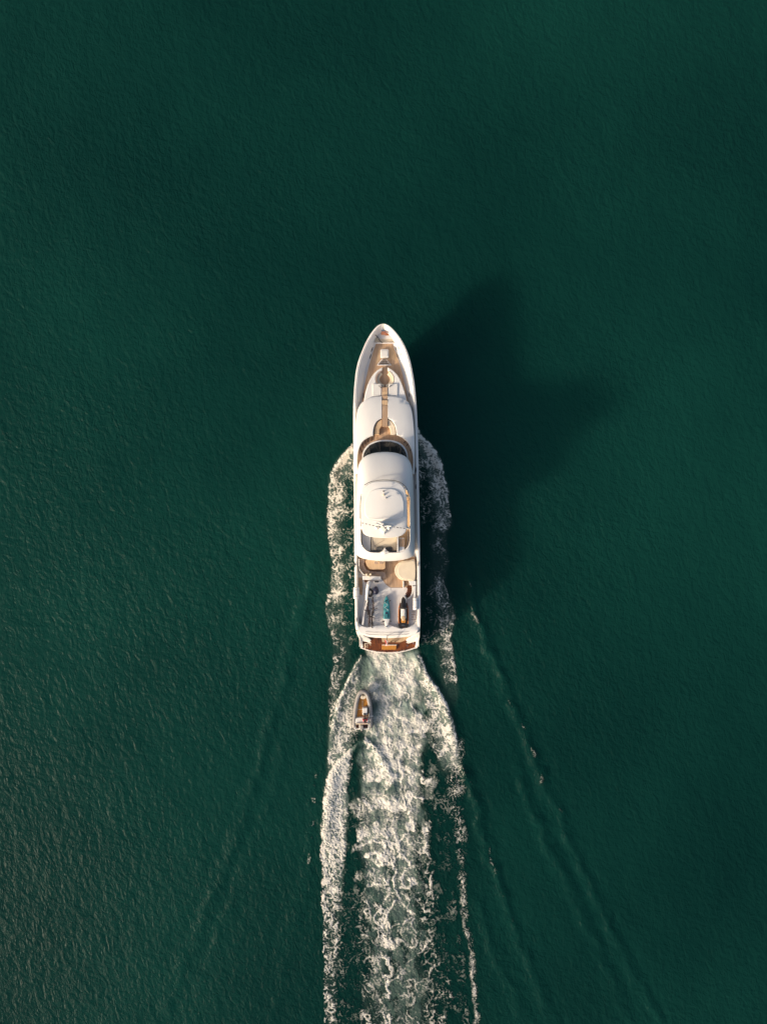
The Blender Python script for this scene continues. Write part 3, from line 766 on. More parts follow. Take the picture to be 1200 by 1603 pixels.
# centre stair: treads climb from the round well to the roof
for i, (v0, v1, z) in enumerate(((606.5, 612.5, 5.33), (612.5, 619, 5.36), (619, 626.4, 5.48), (626.4, 634, 5.68))):
    hslab('step', rr(597.9, v0, 606.3, v1, 0.5, 2), z, 4.4, M['teak'] if i % 2 == 0 else M['teak_light'], YA, r=0.02)
hslab('centre_walk', [(597.9, 634), (606.3, 634), (606.3, 668), (597.9, 668)], 5.84, 5.0, M['teak'], YA, zf=lambda x, y: zroof(0.15, y) - 0.02, r=0.01, grid=0.4)
kc = (602.2, 671)
sl = catmull([(597.6, 656.6), (592, 660), (588, 665.4), (586, 673), (585.8, 680.6)], 4, False); sl2 = catmull([(593.4, 680.6), (593.6, 674), (595, 669.6), (597.6, 667)], 4, False)
hslab('lounge_cushion', sl + sl2, 5.86, 5.3, M['teak_light'], YA, r=0.05)
slr = [(2 * 602.2 - a, b_) for a, b_ in sl][::-1]; sl2r = [(2 * 602.2 - a, b_) for a, b_ in sl2][::-1]
hslab('lounge_cushion', sl2r + slr, 5.86, 5.3, M['cream'], YA, r=0.05)
for u, v, a in ((567.5, 696.5, .75), (571.5, 691, .6), (576, 687.6, .45), (582, 685.6, .25), (564.6, 704, 1.0)):
    p = P(u, v, 5.36); boxo('step', (p.x, p.y, 5.38), (0.10, 0.62, 0.12), M['darkwood'], YA, rz=a - 0.5, bev=0.015)
for u, v, a in ((638.5, 694.5, -0.6), (643, 702, -0.3), (634.5, 690.5, -0.7)):
    p = P(u, v, 5.36); boxo('step', (p.x, p.y, 5.38), (0.09, 0.55, 0.10), M['darkwood'], YA, rz=a, bev=0.015)

# --- wheelhouse: wall, windscreen panes, brow
lowc = catmull([(566.2, 722), (567.4, 709.5), (571.4, 701), (578.4, 694.4), (588.6, 690), (602.4, 688.4), (616, 689.6), (626.2, 693.6), (633.2, 700), (637.2, 709), (638.6, 722)], 6, False)
hslab('wheelhouse_wall', lowc + [(638, 760), (566.6, 760)], 6.05, 5.0, M['white'], YA, r=0.06)
glow = catmull([(567.8, 718), (569.4, 709.5), (574.6, 701), (582.4, 695), (592, 691.8), (602.4, 690.8), (612.6, 691.6), (622.4, 694.6), (630, 700.4), (635, 708.6), (637.2, 718)], 6, False)
gtop = catmull([(567.6, 722), (569.5, 717.5), (575, 713), (583, 710), (593, 708.4), (602.4, 707.8), (612, 708.4), (622, 710.2), (630, 713.2), (635.5, 718), (637.4, 722)], 6, False)
nG = len(glow)
cuts = [0, 15, 25, 35, 45, 60]
wf = hslab('windscreen_frame', gtop + glow[::-1], 6.05, 5.6, M['black'], YA, r=0.0)
for a, c in zip(cuts[:-1], cuts[1:]):
    bm = bmesh.new(); rows = []
    for t in (0.03, 0.5, 0.97):
        row = []
        for i in range(a, c + 1):
            s_ = i + (0.28 if i == a else (-0.28 if i == c else 0)); i0 = int(min(max(math.floor(s_), 0), nG - 2)); fr = s_ - i0
            g0 = [glow[i0][k] * (1 - fr) + glow[i0 + 1][k] * fr for k in (0, 1)]; g1 = [gtop[i0][k] * (1 - fr) + gtop[i0 + 1][k] * fr for k in (0, 1)]
            z = 6.10 + (7.02 - 6.10) * t
            A_, B_ = P(g0[0], g0[1], 6.1), P(g1[0], g1[1], 7.02)
            pp = A_.lerp(B_, t); pp.z = z + 0.05 * math.sin(math.pi * t)
            row.append(pp)
        rows.append(row)
    loft(bm, rows, closed_ring=False)
    bmesh.ops.solidify(bm, geom=bm.faces[:], thickness=0.03)
    from_bm('window_pane', bm, M['glass'], wf)
for i in cuts[1:-1]:
    g0, g1 = glow[i], gtop[i]
    tubeo('mullion', [P(g0[0], g0[1], 6.12), P((g0[0] + g1[0]) / 2, (g0[1] + g1[1]) / 2, 6.63), P(g1[0], g1[1], 7.03)], 0.06, M['black'], wf, 6)
for i in (20, 40):    # wipers
    g0, g1 = glow[i], gtop[min(i + 4, nG - 1)]
    tubeo('wiper', [P(g0[0], g0[1], 6.14), P((g0[0] + g1[0]) / 2, (g0[1] + g1[1]) / 2, 6.68), P(g1[0], g1[1] - 1.5, 7.0)], 0.018, M['black'], wf, 5)

roofO = catmull([(602.4, 707.4), (590, 708.2), (577, 711.4), (568, 717), (562, 726), (559.2, 740), (558, 770), (557.6, 820), (557.8, 862), (559.5, 869.5), (568, 874.4), (584, 877.4), (603, 878.6),
                 (622, 877.6), (638, 874.4), (646.5, 869.4), (648.4, 862), (648, 820), (647, 770), (645.6, 740), (642.8, 726), (637, 717), (628, 711.4), (615, 708.2)], 5)
C0 = (602.5, 808)
holeI = rr(564.6, 762, 641.2, 864.6, 20, 8)
NN = 128
O_ = resample_angle(roofO, C0, NN); I_ = resample_angle(holeI, C0, NN)
hslab('flybridge_floor', roofO, 7.0, 6.82, M['white2'], YA, r=0.05)
hslab('superstructure_wall', [(C0[0] + (a - C0[0]) * 0.955, C0[1] + (b_ - C0[1]) * 0.955) for a, b_ in roofO], 6.85, 4.2, M['white'], YA, r=0.0)
for sgn in (-1, 1):
    for v0, v1 in ((752, 772), (775, 795), (798, 818), (821, 841), (844, 856)):
        e = lambda v: np.interp(v, [726, 740, 770, 820, 862], [562, 559.2, 558, 557.6, 557.8] if sgn < 0 else [642.8, 645.6, 647, 648, 648.4])
        f_ = lambda v: P(C0[0] + (e(v) - C0[0]) * 0.955, C0[1] + (v - C0[1]) * 0.955, 6.85)
        a_, c_ = f_(v0), f_(v1); m__ = (a_ + c_) / 2
        boxo('side_window', (m__.x + sgn * 0.005, m__.y, 5.95), (0.06, abs(a_.y - c_.y), 0.75), M['glass'], YA, rz=math.atan2(c_.x - a_.x, a_.y - c_.y) , bev=0.01)
bm = bmesh.new(); rings = []
for t, z in ((0.0, 6.96), (0.0, 7.03), (0.03, 7.10), (0.12, 7.22), (0.3, 7.42), (0.55, 7.62), (0.8, 7.75), (0.94, 7.79), (1.0, 7.75), (1.01, 7.6), (1.012, 6.98)):
    ring = []
    for (ou, ov), (iu, iv_) in zip(O_, I_):
        u = ou + (iu - ou) * t; v = ov + (iv_ - ov) * t
        span = math.hypot(ou - iu, ov - iv_)
        zz = 7.0 + (z - 7.0) * (1.0 if span > 9 else 0.75 + 0.25 * span / 9)
        ring.append(P(u, v, zz))
    rings.append(ring)
loft(bm, rings)
fly = from_bm('flybridge_coaming', bm, M['white'], YA, 50)
hslab('flybridge_teak', [(565.5, 768), (640.3, 768), (640.6, 862), (565.5, 862)], 7.06, 6.95, M['teak_light'], YA, r=0.0)
# dark line at the hardtop front: venturi screen plus painted shade of the gap
tubeo('screen_gap_shade', [P(u, v, 8.02) for u, v in catmull([(570, 759.4), (580, 754.2), (592, 752.0), (603, 751.4), (616, 752.2), (627, 755.6), (635, 762.6), (638.6, 772), (639.4, 784)], 5, False)], 0.03, M['dark'], YA, 6)
tubeo('screen_gap_shade', [P(u, v, 8.0) for u, v in catmull([(565.2, 774), (564.0, 782), (563.4, 796), (563.6, 812)], 5, False)], 0.03, M['dark'], YA, 6)
# flybridge furniture aft of the hardtop
hslab('flybridge_sofa', catmull([(566.4, 834), (579.5, 834), (579.8, 850), (579.6, 862.2), (573, 862), (568.6, 856.5), (566.4, 848)], 4), 7.5, 7.0, M['pale'], YA, r=0.08)
hslab('sun_bed', rr(580.6, 838, 620.6, 861.6, 1.0), 7.42, 7.0, M['cream'], YA, r=0.06)
hslab('bar_panel', rr(621.3, 840, 623.4, 864, 0.6), 7.95, 7.0, M['white'], YA, r=0.03)
hslab('bar_cabinet', rr(624.0, 842, 632.6, 864, 0.6), 7.75, 7.0, M['white'], YA, r=0.03)
hslab('bar_top', rr(624.6, 843.4, 632.2, 856.0, 0.5), 7.78, 7.7, M['teak'], YA, r=0.02)
for v in (851, 848):
    tubeo('seam', [P(583, v - 4, 7.425), P(585.5, v + 3.6, 7.425), P(601, v - 5.5, 7.425)] if v == 851 else [P(585.5, 854.6, 7.425), P(594, 859.4, 7.425)], 0.02, M['mauve'], YA, 5)
for u in (594.6, 609):
    hslab('headrest', catmull([(u - 6, 859), (u - 4, 856.4), (u, 855.6), (u + 4, 856.4), (u + 6, 859), (u + 4, 862.4), (u, 863), (u - 4, 862.4)], 3), 7.62, 7.3, M['dark'], YA, r=0.10)
st = hslab('stern_camera_base', catmull([(602, 857.8), (605, 861.6), (609, 864.4), (604.6, 866), (602, 868.6), (599.4, 866), (595, 864.4), (599, 861.6)], 3), 8.0, 7.6, M['white'], YA, r=0.05)
tubeo('stern_light', [P(602, 863.6, 8.0), P(602, 863.6, 8.35)], 0.09, M['white2'], st, 10)
for pts in (((568.5, 822), (566.8, 845), (568.6, 853), (573, 861)), ((637.4, 822), (638.6, 845), (636.8, 853), (632.6, 861))):
    tubeo('coaming_rail', [P(a, b_, 8.05) for a, b_ in catmull(pts, 5, False)], 0.025, M['steel'], YA, 6)

# --- hardtop, mast, aerials
htp = catmull([(564.8, 800), (565, 782), (567.4, 769), (573.6, 759.4), (584, 754.4), (602, 752.8), (618, 753.8), (627.6, 758), (633.6, 766.4), (636.6, 781), (637.2, 800), (637, 822), (633.8, 834), (623, 840.2), (602, 842.2), (580, 840.4), (569, 835), (565.4, 823)], 4)
hc = P(601, 797, 9.3)
ht = hslab('hardtop', htp, 9.25, 9.0, M['white'], YA, zf=lambda x, y: 9.25 + 0.16 * max(0.0, 1 - ((x - hc.x) / 2.3) ** 2 * 0.9 - ((y - hc.y) / 3.2) ** 2 * 0.55), r=0.09, grid=0.5)
hslab('hardtop_panel', catmull([(571, 800), (572, 783), (577, 772), (588, 766), (602, 764.6), (616, 766), (626, 772), (631, 784), (631.6, 800), (628, 810.6), (602, 813.6), (576, 810.6)], 4), 9.45, 9.2, M['white'], ht,
      zf=lambda x, y: 9.315 + 0.16 * max(0.0, 1 - ((x - hc.x) / 2.3) ** 2 * 0.9 - ((y - hc.y) / 3.2) ** 2 * 0.55), r=0.04, grid=0.5)
for u, v in ((569.5, 776), (633, 776), (568.4, 826), (634.4, 826)):
    a = P(u, v, 9.0); c = P(u + (-3.6 if u < 600 else 4.2), v + 1, 7.7)
    tubeo('hardtop_post', [c, a.lerp(c, .5) + Vector((0, 0.1, 0)), a], [0.13, 0.10, 0.09], M['white'], YA, 8)
def pyr(name, u0, v0, w0, d0, z0, u1, v1, w1, d1, z1, m, parent):
    bm = bmesh.new(); a, c = P(u0, v0, z0), P(u1, v1, z1); R = []
    for p, w, d in ((a, w0, d0), (a.lerp(c, .5), (w0 + w1) * .46, (d0 + d1) * .46), (c, w1, d1)):
        R.append([p + Vector((sx * w / 2, sy * d / 2, 0)) for sx, sy in ((-1, -1), (1, -1), (1, 1), (-1, 1))])
    loft(bm, R, cap0=True, cap1=True)
    bmesh.ops.bevel(bm, geom=bm.edges[:], offset=0.02, segments=2, affect='EDGES')
    return from_bm(name, bm, m, parent)
ma = pyr('mast', 599, 824, 0.5, 0.8, 9.3, 598.6, 821.5, 0.22, 0.30, 11.2, M['white'], YA)
hslab('mast_foot', catmull([(598, 815.5), (602.5, 820), (606, 824), (603.6, 831), (600.4, 837), (597.6, 831), (592, 825), (595, 820)], 3), 9.62, 9.3, M['white'], ma, r=0.08)
tubeo('mast_light', [P(599.2, 822.6, 11.6), P(599.2, 822.6, 12.7)], [0.06, 0.05], M['black'], ma, 8)
def arm(a, c, z0, z1, r=0.05, m=M['white']): return tubeo('spreader', [P(*a, z0), P(*c, z1)], r, m, ma, 8)
arm((599, 823), (588, 819.5), 10.9, 11.0, 0.09); arm((599, 823), (612, 823.5), 10.9, 11.0, 0.09)
bm = bmesh.new(); pa, pb = P(578, 814.5, 11.2), P(621, 819, 11.2); mid = pa.lerp(pb, .5); ang = math.atan2(pb.y - pa.y, pb.x - pa.x)
rad_ = boxo('radar_array', (P(600, 817.6, 10.7).x, P(600, 817.6, 10.7).y, 10.72), (2.1, 0.16, 0.16), M['white'], ma, rz=ang, bev=0.03); bm.free()
hslab('radar_base', circ(599.8, 817.8, 2.2, 16), 10.6, 9.4, M['white'], ma, r=0.05)
# the long whip aerials folded across the hardtop: alternating bands
for (a, c, z0, z1) in (((565.6, 818.4), (593, 825.0), 9.62, 10.2), ((609, 824.0), (635.6, 827.6), 10.2, 9.62)):
    A_, B_ = P(*a, z0), P(*c, z1)
    wh = tubeo('whip_aerial', [A_, B_], 0.028, M['white2'], ma, 6)
    for i in range(5):
        t0, t1 = (i + 0.12) / 5, (i + 0.62) / 5
        tubeo('aerial_band', [A_.lerp(B_, t0), A_.lerp(B_, t1)], 0.036, M['dark'], wh, 6)
for u, v, r_, z in ((608.4, 826, 3.0, 9.95), (590, 826.5, 2.6, 9.85)):
    bm = bmesh.new(); c = P(u, v, z); rr_ = r_ * S
    loft(bm, [[c + Vector((rr_ * k * math.cos(2 * math.pi * i / 14), rr_ * k * math.sin(2 * math.pi * i / 14), dz)) for i in range(14)] for k, dz in ((.7, -.6), (.75, -.25), (1, -.15), (1.0, .05), (.85, .2), (.5, .3), (.1, .33))], cap1=True)
    from_bm('satellite_dome', bm, M['white'], ma)
fa = tubeo('forward_aerial', [P(600.2, 769.4, 9.4), P(600.2, 769.0, 10.9)], [0.05, 0.03], M['white2'], YA, 8)
tubeo('aerial_tip', [P(600.1, 768.8, 10.9), P(600.1, 768.8, 11.15)], 0.075, M['black'], fa, 10)
for u, v, r_ in ((600.2, 774.6, 1.6), (604, 779.6, 1.1)):
    hslab('gps_puck', circ(u, v, r_, 14), 9.62, 9.35, M['cream'] if r_ > 1.2 else M['grey'], ht, r=0.05)

# --- upper aft deck
hslab('aft_teak_deck', [(560.6, 872), (650, 872), (650, 912), (634, 919.6), (611, 919.6), (604, 915), (596.6, 905), (574, 905), (563, 896), (560.6, 886)], 4.62, 4.3, M['teak'], YA, r=0.01)
hslab('boat_deck', [(563, 896), (574, 902), (596.6, 905.4), (604, 915.4), (611, 920), (631.4, 920), (631.4, 911), (652, 911), (652, 960), (650, 973), (646, 978), (640, 984), (568, 984), (565, 978), (567.5, 955), (571, 935), (566.5, 905)], 4.60, 4.2, M['boatdeck'], YA, r=0.01)
hslab('deck_step', [(588, 929.5), (600, 922.5), (611, 919.4), (611, 924.5), (600, 927), (586, 936), (577.5, 941), (576, 938)], 4.64, 4.4, M['white2'], YA, r=0.02)
# side deck on the left, low between bulwark and coaming
hslab('side_teak', [(560.2, 904), (566.6, 904), (567.4, 916), (566.8, 932), (562, 930)], 4.34, 4.0, M['teak_light'], YA, r=0.01)
for i in range(4):
    hslab('side_step', rr(561.5 + .3 * i, 909 + 5.2 * i, 566 + .25 * i, 911.4 + 5.2 * i, .4, 2), 4.40, 4.2, M['teak'], YA, r=0.01)
hslab('side_coaming', [(574.6, 938), (576.4, 938.4), (571.6, 958), (568.8, 978.5), (566.4, 978), (569.4, 956)], 4.95, 4.3, M['white'], YA, r=0.04)
# sofa, table, sun pad
sofa = hslab('sofa_seat', catmull([(561.6, 877), (570, 875), (570.4, 884), (573.5, 890.4), (580, 893.8), (590, 894.6), (600, 894.9), (603.4, 898.4), (603, 904), (598, 905.4), (582, 904.6), (570, 900.5), (563.6, 892.8), (561.4, 885)], 4), 5.06, 4.6, M['mauve'], YA, r=0.07)
hslab('backrest', catmull([(560.9, 876), (562.2, 876), (562.4, 886), (565, 892.6), (571.5, 899.5), (582, 903.4), (581.6, 905), (570, 901.4), (563.4, 893.6), (561, 886)], 3), 5.28, 4.9, M['white2'], sofa, r=0.03)
pd = hslab('sun_pad', catmull([(649.2, 878), (640, 877.4), (628, 879), (621, 884), (617.6, 891), (619, 899.5), (624.6, 906), (630.5, 908.6), (640, 909), (649.2, 908.6)], 4), 5.1, 4.6, M['cream'], YA, r=0.08)
hslab('sun_pad_top', catmull([(648.8, 879.5), (640, 879.2), (630, 880.8), (624.4, 885.4), (621.8, 891.6), (623, 898.8), (627.4, 904.6), (632, 906.8), (640, 907.4), (648.8, 907)], 4), 5.16, 5.0, M['cream'], pd, r=0.06)
# bar counter across the deck
bc = hslab('bar_counter', [(567.6, 901.6), (574, 901.2), (596, 902.6), (596.2, 907.6), (580, 908), (567.4, 907.4)], 5.55, 4.5, M['white'], YA, r=0.05)
hslab('grill', rr(585, 908.8, 594.6, 912.6, 0.6, 2), 5.1, 4.6, M['white2'], bc, r=0.02)
hslab('grill_plate', rr(585.9, 909.5, 592.8, 912.0, 0.4, 2), 5.14, 5.0, M['black'], bc, r=0.01)
hslab('locker', rr(570.4, 908.4, 576.6, 911.8, 0.6, 2), 5.05, 4.6, M['darkwood'], bc, r=0.02)
for u, v, s_ in ((573.6, 899.6, 1.9), (579.6, 899.2, 1.9), (577.4, 902.2, 1.6)):
    hslab('bolster', rr(u - s_, v - 1.3, u + s_, v + 1.3, 1.0, 3), 5.72, 5.2, M['cream'], bc, r=0.06)
tubeo('stair_rail', [P(561.2, 886.5, 5.5), P(564.6, 892.8, 5.6), P(569.6, 899, 5.6)], 0.035, M['dark'], YA, 6)
# davit
dv = tubeo('davit_arm', [P(577.2, 911.6, 5.9), P(576.2, 915, 6.05), P(574.8, 924, 6.0), P(573.8, 934, 5.8), P(573.4, 939, 5.5)], [0.15, 0.17, 0.16, 0.14, 0.11], M['white'], YA, 10)
tubeo('davit_post', [P(577.4, 911.8, 4.5), P(577.4, 911.8, 6.0)], 0.17, M['white'], dv, 12)
# curved stair, shade of the well painted: dark slab and darker lower treads
cu2, cv2 = 622.6, 931.0
hslab('stair_well_shade', catmull([(631.4, 909.6), (640, 911), (644.6, 918), (644.8, 927), (641.6, 933.4), (638, 935.8), (634.6, 933), (637.4, 928), (638.2, 923), (635.6, 919.4), (631.4, 919.2)], 3), 4.612, 4.3, M['darkwood'], YA, r=0.0)
cl = catmull([(631.6, 914.4), (636, 914.8), (639.6, 917.4), (641, 921.6), (640.6, 926), (638.6, 930), (636.6, 933)], 3, False)
for i in range(9):
    j = i * 2; a, c = cl[j], cl[min(j + 1, len(cl) - 1)]
    d = math.atan2(-(c[1] - a[1]), c[0] - a[0]); z = 4.72 - 0.008 * i
    p = P(a[0], a[1], z)
    boxo('stair_tread', (p.x, p.y, z - 0.03 + 0.0), (0.115, 0.52, 0.07), M['teak'] if i < 3 else M['teak_wet_shaded'], YA, rz=d, bev=0.01)  # lower treads take darker wood in place of shade
hslab('stair_cheek', catmull([(640.6, 910), (645.8, 916), (646.4, 926), (643.4, 934), (639, 938.4), (638, 937), (642, 933), (644.6, 926), (644.2, 917), (639.6, 911.2)], 3), 5.0, 4.5, M['white'], YA, r=0.02)
hslab('stair_cheek', rr(630.5, 909.6, 632, 920, 0.4, 2), 5.05, 4.5, M['white'], YA, r=0.02)
hslab('locker_box', rr(640.5, 909.2, 650.6, 916, 0.8, 2), 5.12, 4.5, M['white'], YA, r=0.03)
hslab('locker_box', rr(646.8, 917, 650.4, 936, 0.8, 2), 5.12, 4.5, M['white2'], YA, r=0.03)
# side-deck ladder on the right
for v in (958, 962, 966, 970):
    p = P(646.6, v, 4.66); boxo('ladder_rung', (p.x, p.y, 4.68), (0.42, 0.05, 0.06), M['mauve'], YA, bev=0.01)
# fairlead dots on the cap rail
for u, v in ((654.2, 882.4), (555.0, 884.2), (650.6, 736), (650.4, 762), (558.0, 970)): cleat(u, v, 5.2, 0)

# aft coaming of the boat deck and the overhang
def zaft(x, y):
    v = 801.5 - y / (S * (H - 4.8) / H)
    return float(np.interp(v, [972, 980, 988, 994, 1000], [4.64, 4.98, 5.02, 4.86, 4.6]))
hslab('aft_coaming', [(559.4, 962), (560.5, 975), (566, 979.4), (574, 981.4), (590, 978.6), (610, 978.2), (628, 983.6), (640, 981), (648, 977), (651.6, 968), (654.6, 964), (655, 984), (652, 992), (641, 996.6),
      (625, 998.8), (606, 999.6), (588, 998.8), (575, 997), (562.5, 991), (559.4, 984)], 4.8, 4.25, M['white'], YA, zf=zaft, r=0.07, grid=0.45)
for v, z in ((988.6, 5.03), (992.2, 4.94)):
    tubeo('coaming_seam', [P(u, v + 2.2 - ((u - 606) / 38) ** 2 * 2.4, z) for u in np.linspace(572, 640, 12)], 0.018, M['grey'], YA, 5)

# --- stern: wings, after deck, bathing platform
def zwing(x, y):
    v = 801.5 - y / (S * (H - 3) / H)
    return float(np.interp(v, [984, 990, 996, 1001, 1007, 1012], [4.78, 4.2, 3.3, 2.5, 1.8, 1.35]))
hslab('stern_wing', [(557.6, 984), (567, 985), (570, 994), (575.6, 998.4), (580.2, 1003.6), (581.4, 1011.4), (576, 1009.8), (572, 1007.6), (566, 1006.8), (563.6, 1008), (563, 1003), (560.6, 996)], 3.0, 0.4, M['white'], YA, zf=zwing, r=0.08, grid=0.35)
hslab('stern_wing', [(656, 984), (648, 985), (645, 994), (640, 998.6), (636.4, 1003), (635.2, 1009.6), (640, 1011), (647, 1009), (651.6, 1006.8), (654.4, 1006.8), (655.2, 1000), (656, 992)], 3.0, 0.4, M['white'], YA, zf=zwing, r=0.08, grid=0.35)
pw = P(607, 987, 3.0)
ab = boxo('aft_bulkhead', (pw.x, pw.y + 0.35, 3.05), (5.3, 0.14, 2.4), M['white'], YA, bev=0.02)
for dx in (-1.35, -0.45, 0.45, 1.35): boxo('saloon_door', (pw.x + dx, pw.y + 0.27, 2.95), (0.82, 0.04, 1.95), M['glass'], ab, bev=0.01)
hslab('aft_deck', [(568, 985), (647, 985), (645, 1000), (636.6, 1003.6), (634, 1008), (582, 1008), (578, 1003), (570, 999)], 1.9, 0.6, M['teak_wet_shaded'], YA, r=0.03)  # wet wood, its dark tone including the shade of the wings
hslab('aft_deck_lit', [(594, 986), (640, 986), (638, 1001), (626, 1005.5), (598, 1005)], 1.915, 1.7, M['teak_light'], YA, r=0.0)  # sunlit middle of the deck painted in as a paler slab
pf = [(563.8, 1002), (564.2, 1012.6), (575, 1016.4), (590, 1019.4), (606, 1020.6), (622, 1019.8), (638, 1016.8), (652.6, 1012.2), (654.4, 1002)]
hslab('bathing_platform', pf, 0.62, 0.1, M['teak_wet_shaded'], YA, r=0.03)
hslab('platform_step', rr(597.4, 1009.4, 620, 1017, 1.0, 2), 0.80, 0.5, M['orangewood'], YA, r=0.03)
tubeo('platform_step_edge', [P(597.6, 1009.6, 0.86), P(620.6, 1009.6, 0.86)], 0.05, M['cap'], YA, 6)
rim = [(564.0, 1013.2), (575, 1017.2), (590, 1020.3), (606, 1021.5), (622, 1020.7), (638, 1017.6), (653, 1013)]
tubeo('platform_rim', [P(a, b_, 0.55) for a, b_ in catmull(rim, 6, False)], 0.085, M['cap'], YA, 8)
for u, v in ((577.6, 1017.6), (590, 1019.8), (604.6, 1021), (624, 1020), (634, 1018.2)):
    tubeo('rim_post', [P(u, v, 0.5), P(u, v, 0.85)], 0.05, M['dark'], YA, 6)
lad = tubeo('boarding_ladder', [P(571.4, 1016, 0.75), P(570.8, 1007.4, 1.75), P(579.4, 1007.4, 1.75), P(579.6, 1010, 1.5)], 0.045, M['rope'], YA, 6)
for v in (1009.5, 1012.4): tubeo('ladder_rung', [P(571.2, v, 1.25), P(576, v + .4, 1.25)], 0.035, M['rope'], lad, 6)
for u, v in ((637.4, 1010.8), (646.8, 1007.4), (590.6, 1001.4), (612, 1004.4), (618.4, 1004)): 
    bo = tubeo('bollard', [P(u, v, 0.6), P(u, v, 2.3 if v < 1006 else 1.6)], 0.07, M['steel'] if u > 620 else M['darkwood'], YA, 8)
for sgn, u0 in ((-1, 562.8), (1, 655)):
    tubeo('quarter_rail', [P(u0, 1012, 1.35), P(u0 - sgn * 0.4, 1004, 2.3), P(u0 + sgn * 1.2, 994, 3.9)], 0.04, M['cap'], YA, 6)

# guard rails on the bulwark (both sides, forward)
for sgn in (0, 1):
    pts = []
    for v in (532, 540, 550, 562, 576, 592, 610, 630):
        e = float(np.interp(v, [s[0] for s in STN], [s[1 + sgn] for s in STN])) + (2.0 if sgn == 0 else -2.0)
        pts.append((e, v))
    tubeo('guard_rail', [P(a, b_, 5.9) for a, b_ in catmull(pts, 3, False)], 0.018, M['steel'], YA, 5)
    for a, b_ in pts: tubeo('stanchion', [P(a, b_, 5.3), P(a, b_, 5.9)], 0.018, M['steel'], YA, 5)

# ------------------------------------------------------------------ loose things on the yacht
dt = thing('deck_table', 'honey teak table on the upper aft deck, ringed by the taupe sofa', 'table', P(587, 884, 4.62))
hslab('table_top', catmull([(572.6, 877), (586, 876), (601, 877), (602.6, 884), (601.6, 890.6), (590, 891.4), (580, 891), (575.6, 888), (573, 883)], 4), 5.32, 5.25, M['teak_light'], dt, r=0.02)
hslab('table_edge', catmull([(571.4, 876.5), (586, 875.4), (601.6, 876.4), (603.2, 884), (602.4, 892), (590, 893.3), (579.4, 892.6), (574.2, 889.4), (571.6, 884)], 4), 5.24, 5.16, M['darkwood'], dt, r=0.015)
for u in (580, 595): tubeo('leg', [P(u, 884, 4.62), P(u, 884, 5.18)], 0.09, M['steel'], dt, 10)
for u, lab in ((588.4, 'tan round-backed stool tucked under the deck table, nearer the sofa corner'), (596.4, 'tan round-backed stool at the deck table, nearer the cream sun pad')):
    p = P(u, 880.5, 4.62)
    s_ = thing('deck_stool', lab, 'stool', p, 'stools at the deck table')
    hslab('seat', circ(u, 880.8, 2.9, 18, 2.3), 5.40, 5.32, M['mauve'], s_, r=0.03)
    an = [math.radians(a) for a in np.linspace(190, 350, 12)]
    hslab('backrest', [(u + 3.2 * math.cos(a), 880.8 + 2.7 * math.sin(a)) for a in an] + [(u + 2.6 * math.cos(a), 880.8 + 2.2 * math.sin(a)) for a in an[::-1]], 5.60, 5.33, M['cream'], s_, r=0.02)
    tubeo('leg', [P(u, 880.8, 4.63), P(u, 880.8, 5.34)], 0.05, M['steel'], s_, 8)

# life rafts
for u, v, w, L_, z, lab in ((557.6, 928.2, 9.6, 18, 5.5, 'white life raft canister strapped to the left bulwark beside the davit'),
                            (650.0, 945.2, 8.0, 19, 5.3, 'white life raft canister on the right side deck beside the jet ski')):
    lr = thing('life_raft_canister', lab, 'life raft', P(u, v, z - 0.3), 'life raft canisters')
    bm = bmesh.new(); c = P(u, v, z); R = []
    for t, k in ((-.5, .55), (-.49, .86), (-.46, .97), (-.2, 1), (-.03, 1), (-.028, 1.05), (.028, 1.05), (.03, 1), (.2, 1), (.46, .97), (.49, .86), (.5, .55)):
        R.append([c + Vector((w * S * .46 * k * math.cos(2 * math.pi * i / 18), L_ * S * .94 * t, w * S * .40 * k * math.sin(2 * math.pi * i / 18))) for i in range(18)])
    loft(bm, R, cap0=True, cap1=True)
    from_bm('shell', bm, M['white'], lr)
    for t in (-.28, .28):
        tubeo('strap', [c + Vector((w * S * .475 * math.cos(2 * math.pi * i / 18), L_ * S * .94 * t, w * S * .415 * math.sin(2 * math.pi * i / 18))) for i in range(18)], 0.014, M['grey'], lr, 5, True)
    boxo('cradle', (c.x, c.y, z - w * S * .40 - 0.02), (w * S * .7, L_ * S * .6, 0.12), M['steel'], lr)

# jet ski
js = thing('jet_ski', 'black and orange jet ski with white seat on the boat deck', 'jet ski', P(631.2, 958, 4.6))
def ring_sym(cu, v, ws, zs_):  # half profile -> closed ring
    pts = [(w, z) for w, z in zip(ws, zs_)]
    r_ = [P(cu, v, 5.0) for _ in ()]
    out = []
    for w, z in pts: out.append(P(cu + w, v, 5.0) * 1.0 + Vector((0, 0, z - 5.0)))
    for w, z in pts[::-1]: out.append(P(cu - w, v, 5.0) + Vector((0, 0, z - 5.0)))
    return out
JC = 631.2
bm = bmesh.new(); R = []
for v, w, zt in ((933.4, .8, 5.12), (935.5, 2.6, 5.15), (939, 4.4, 5.12), (945, 6.4, 5.06), (951, 7.6, 5.0), (960, 8.0, 4.96), (970, 8.0, 4.94), (978, 7.8, 4.92), (982.6, 7.0, 4.9)):
    R.append(ring_sym(JC, v, (w * .35, w * .8, w, w * .97, w * .8, w * .1), (4.64, 4.74, zt - .14, zt, zt + .02, zt + .03)))
loft(bm, R, cap0=True, cap1=True); from_bm('hull', bm, M['brownp'], js, 40)  # brown colour paints in the reflections along the dark sides
bm = bmesh.new(); R = []
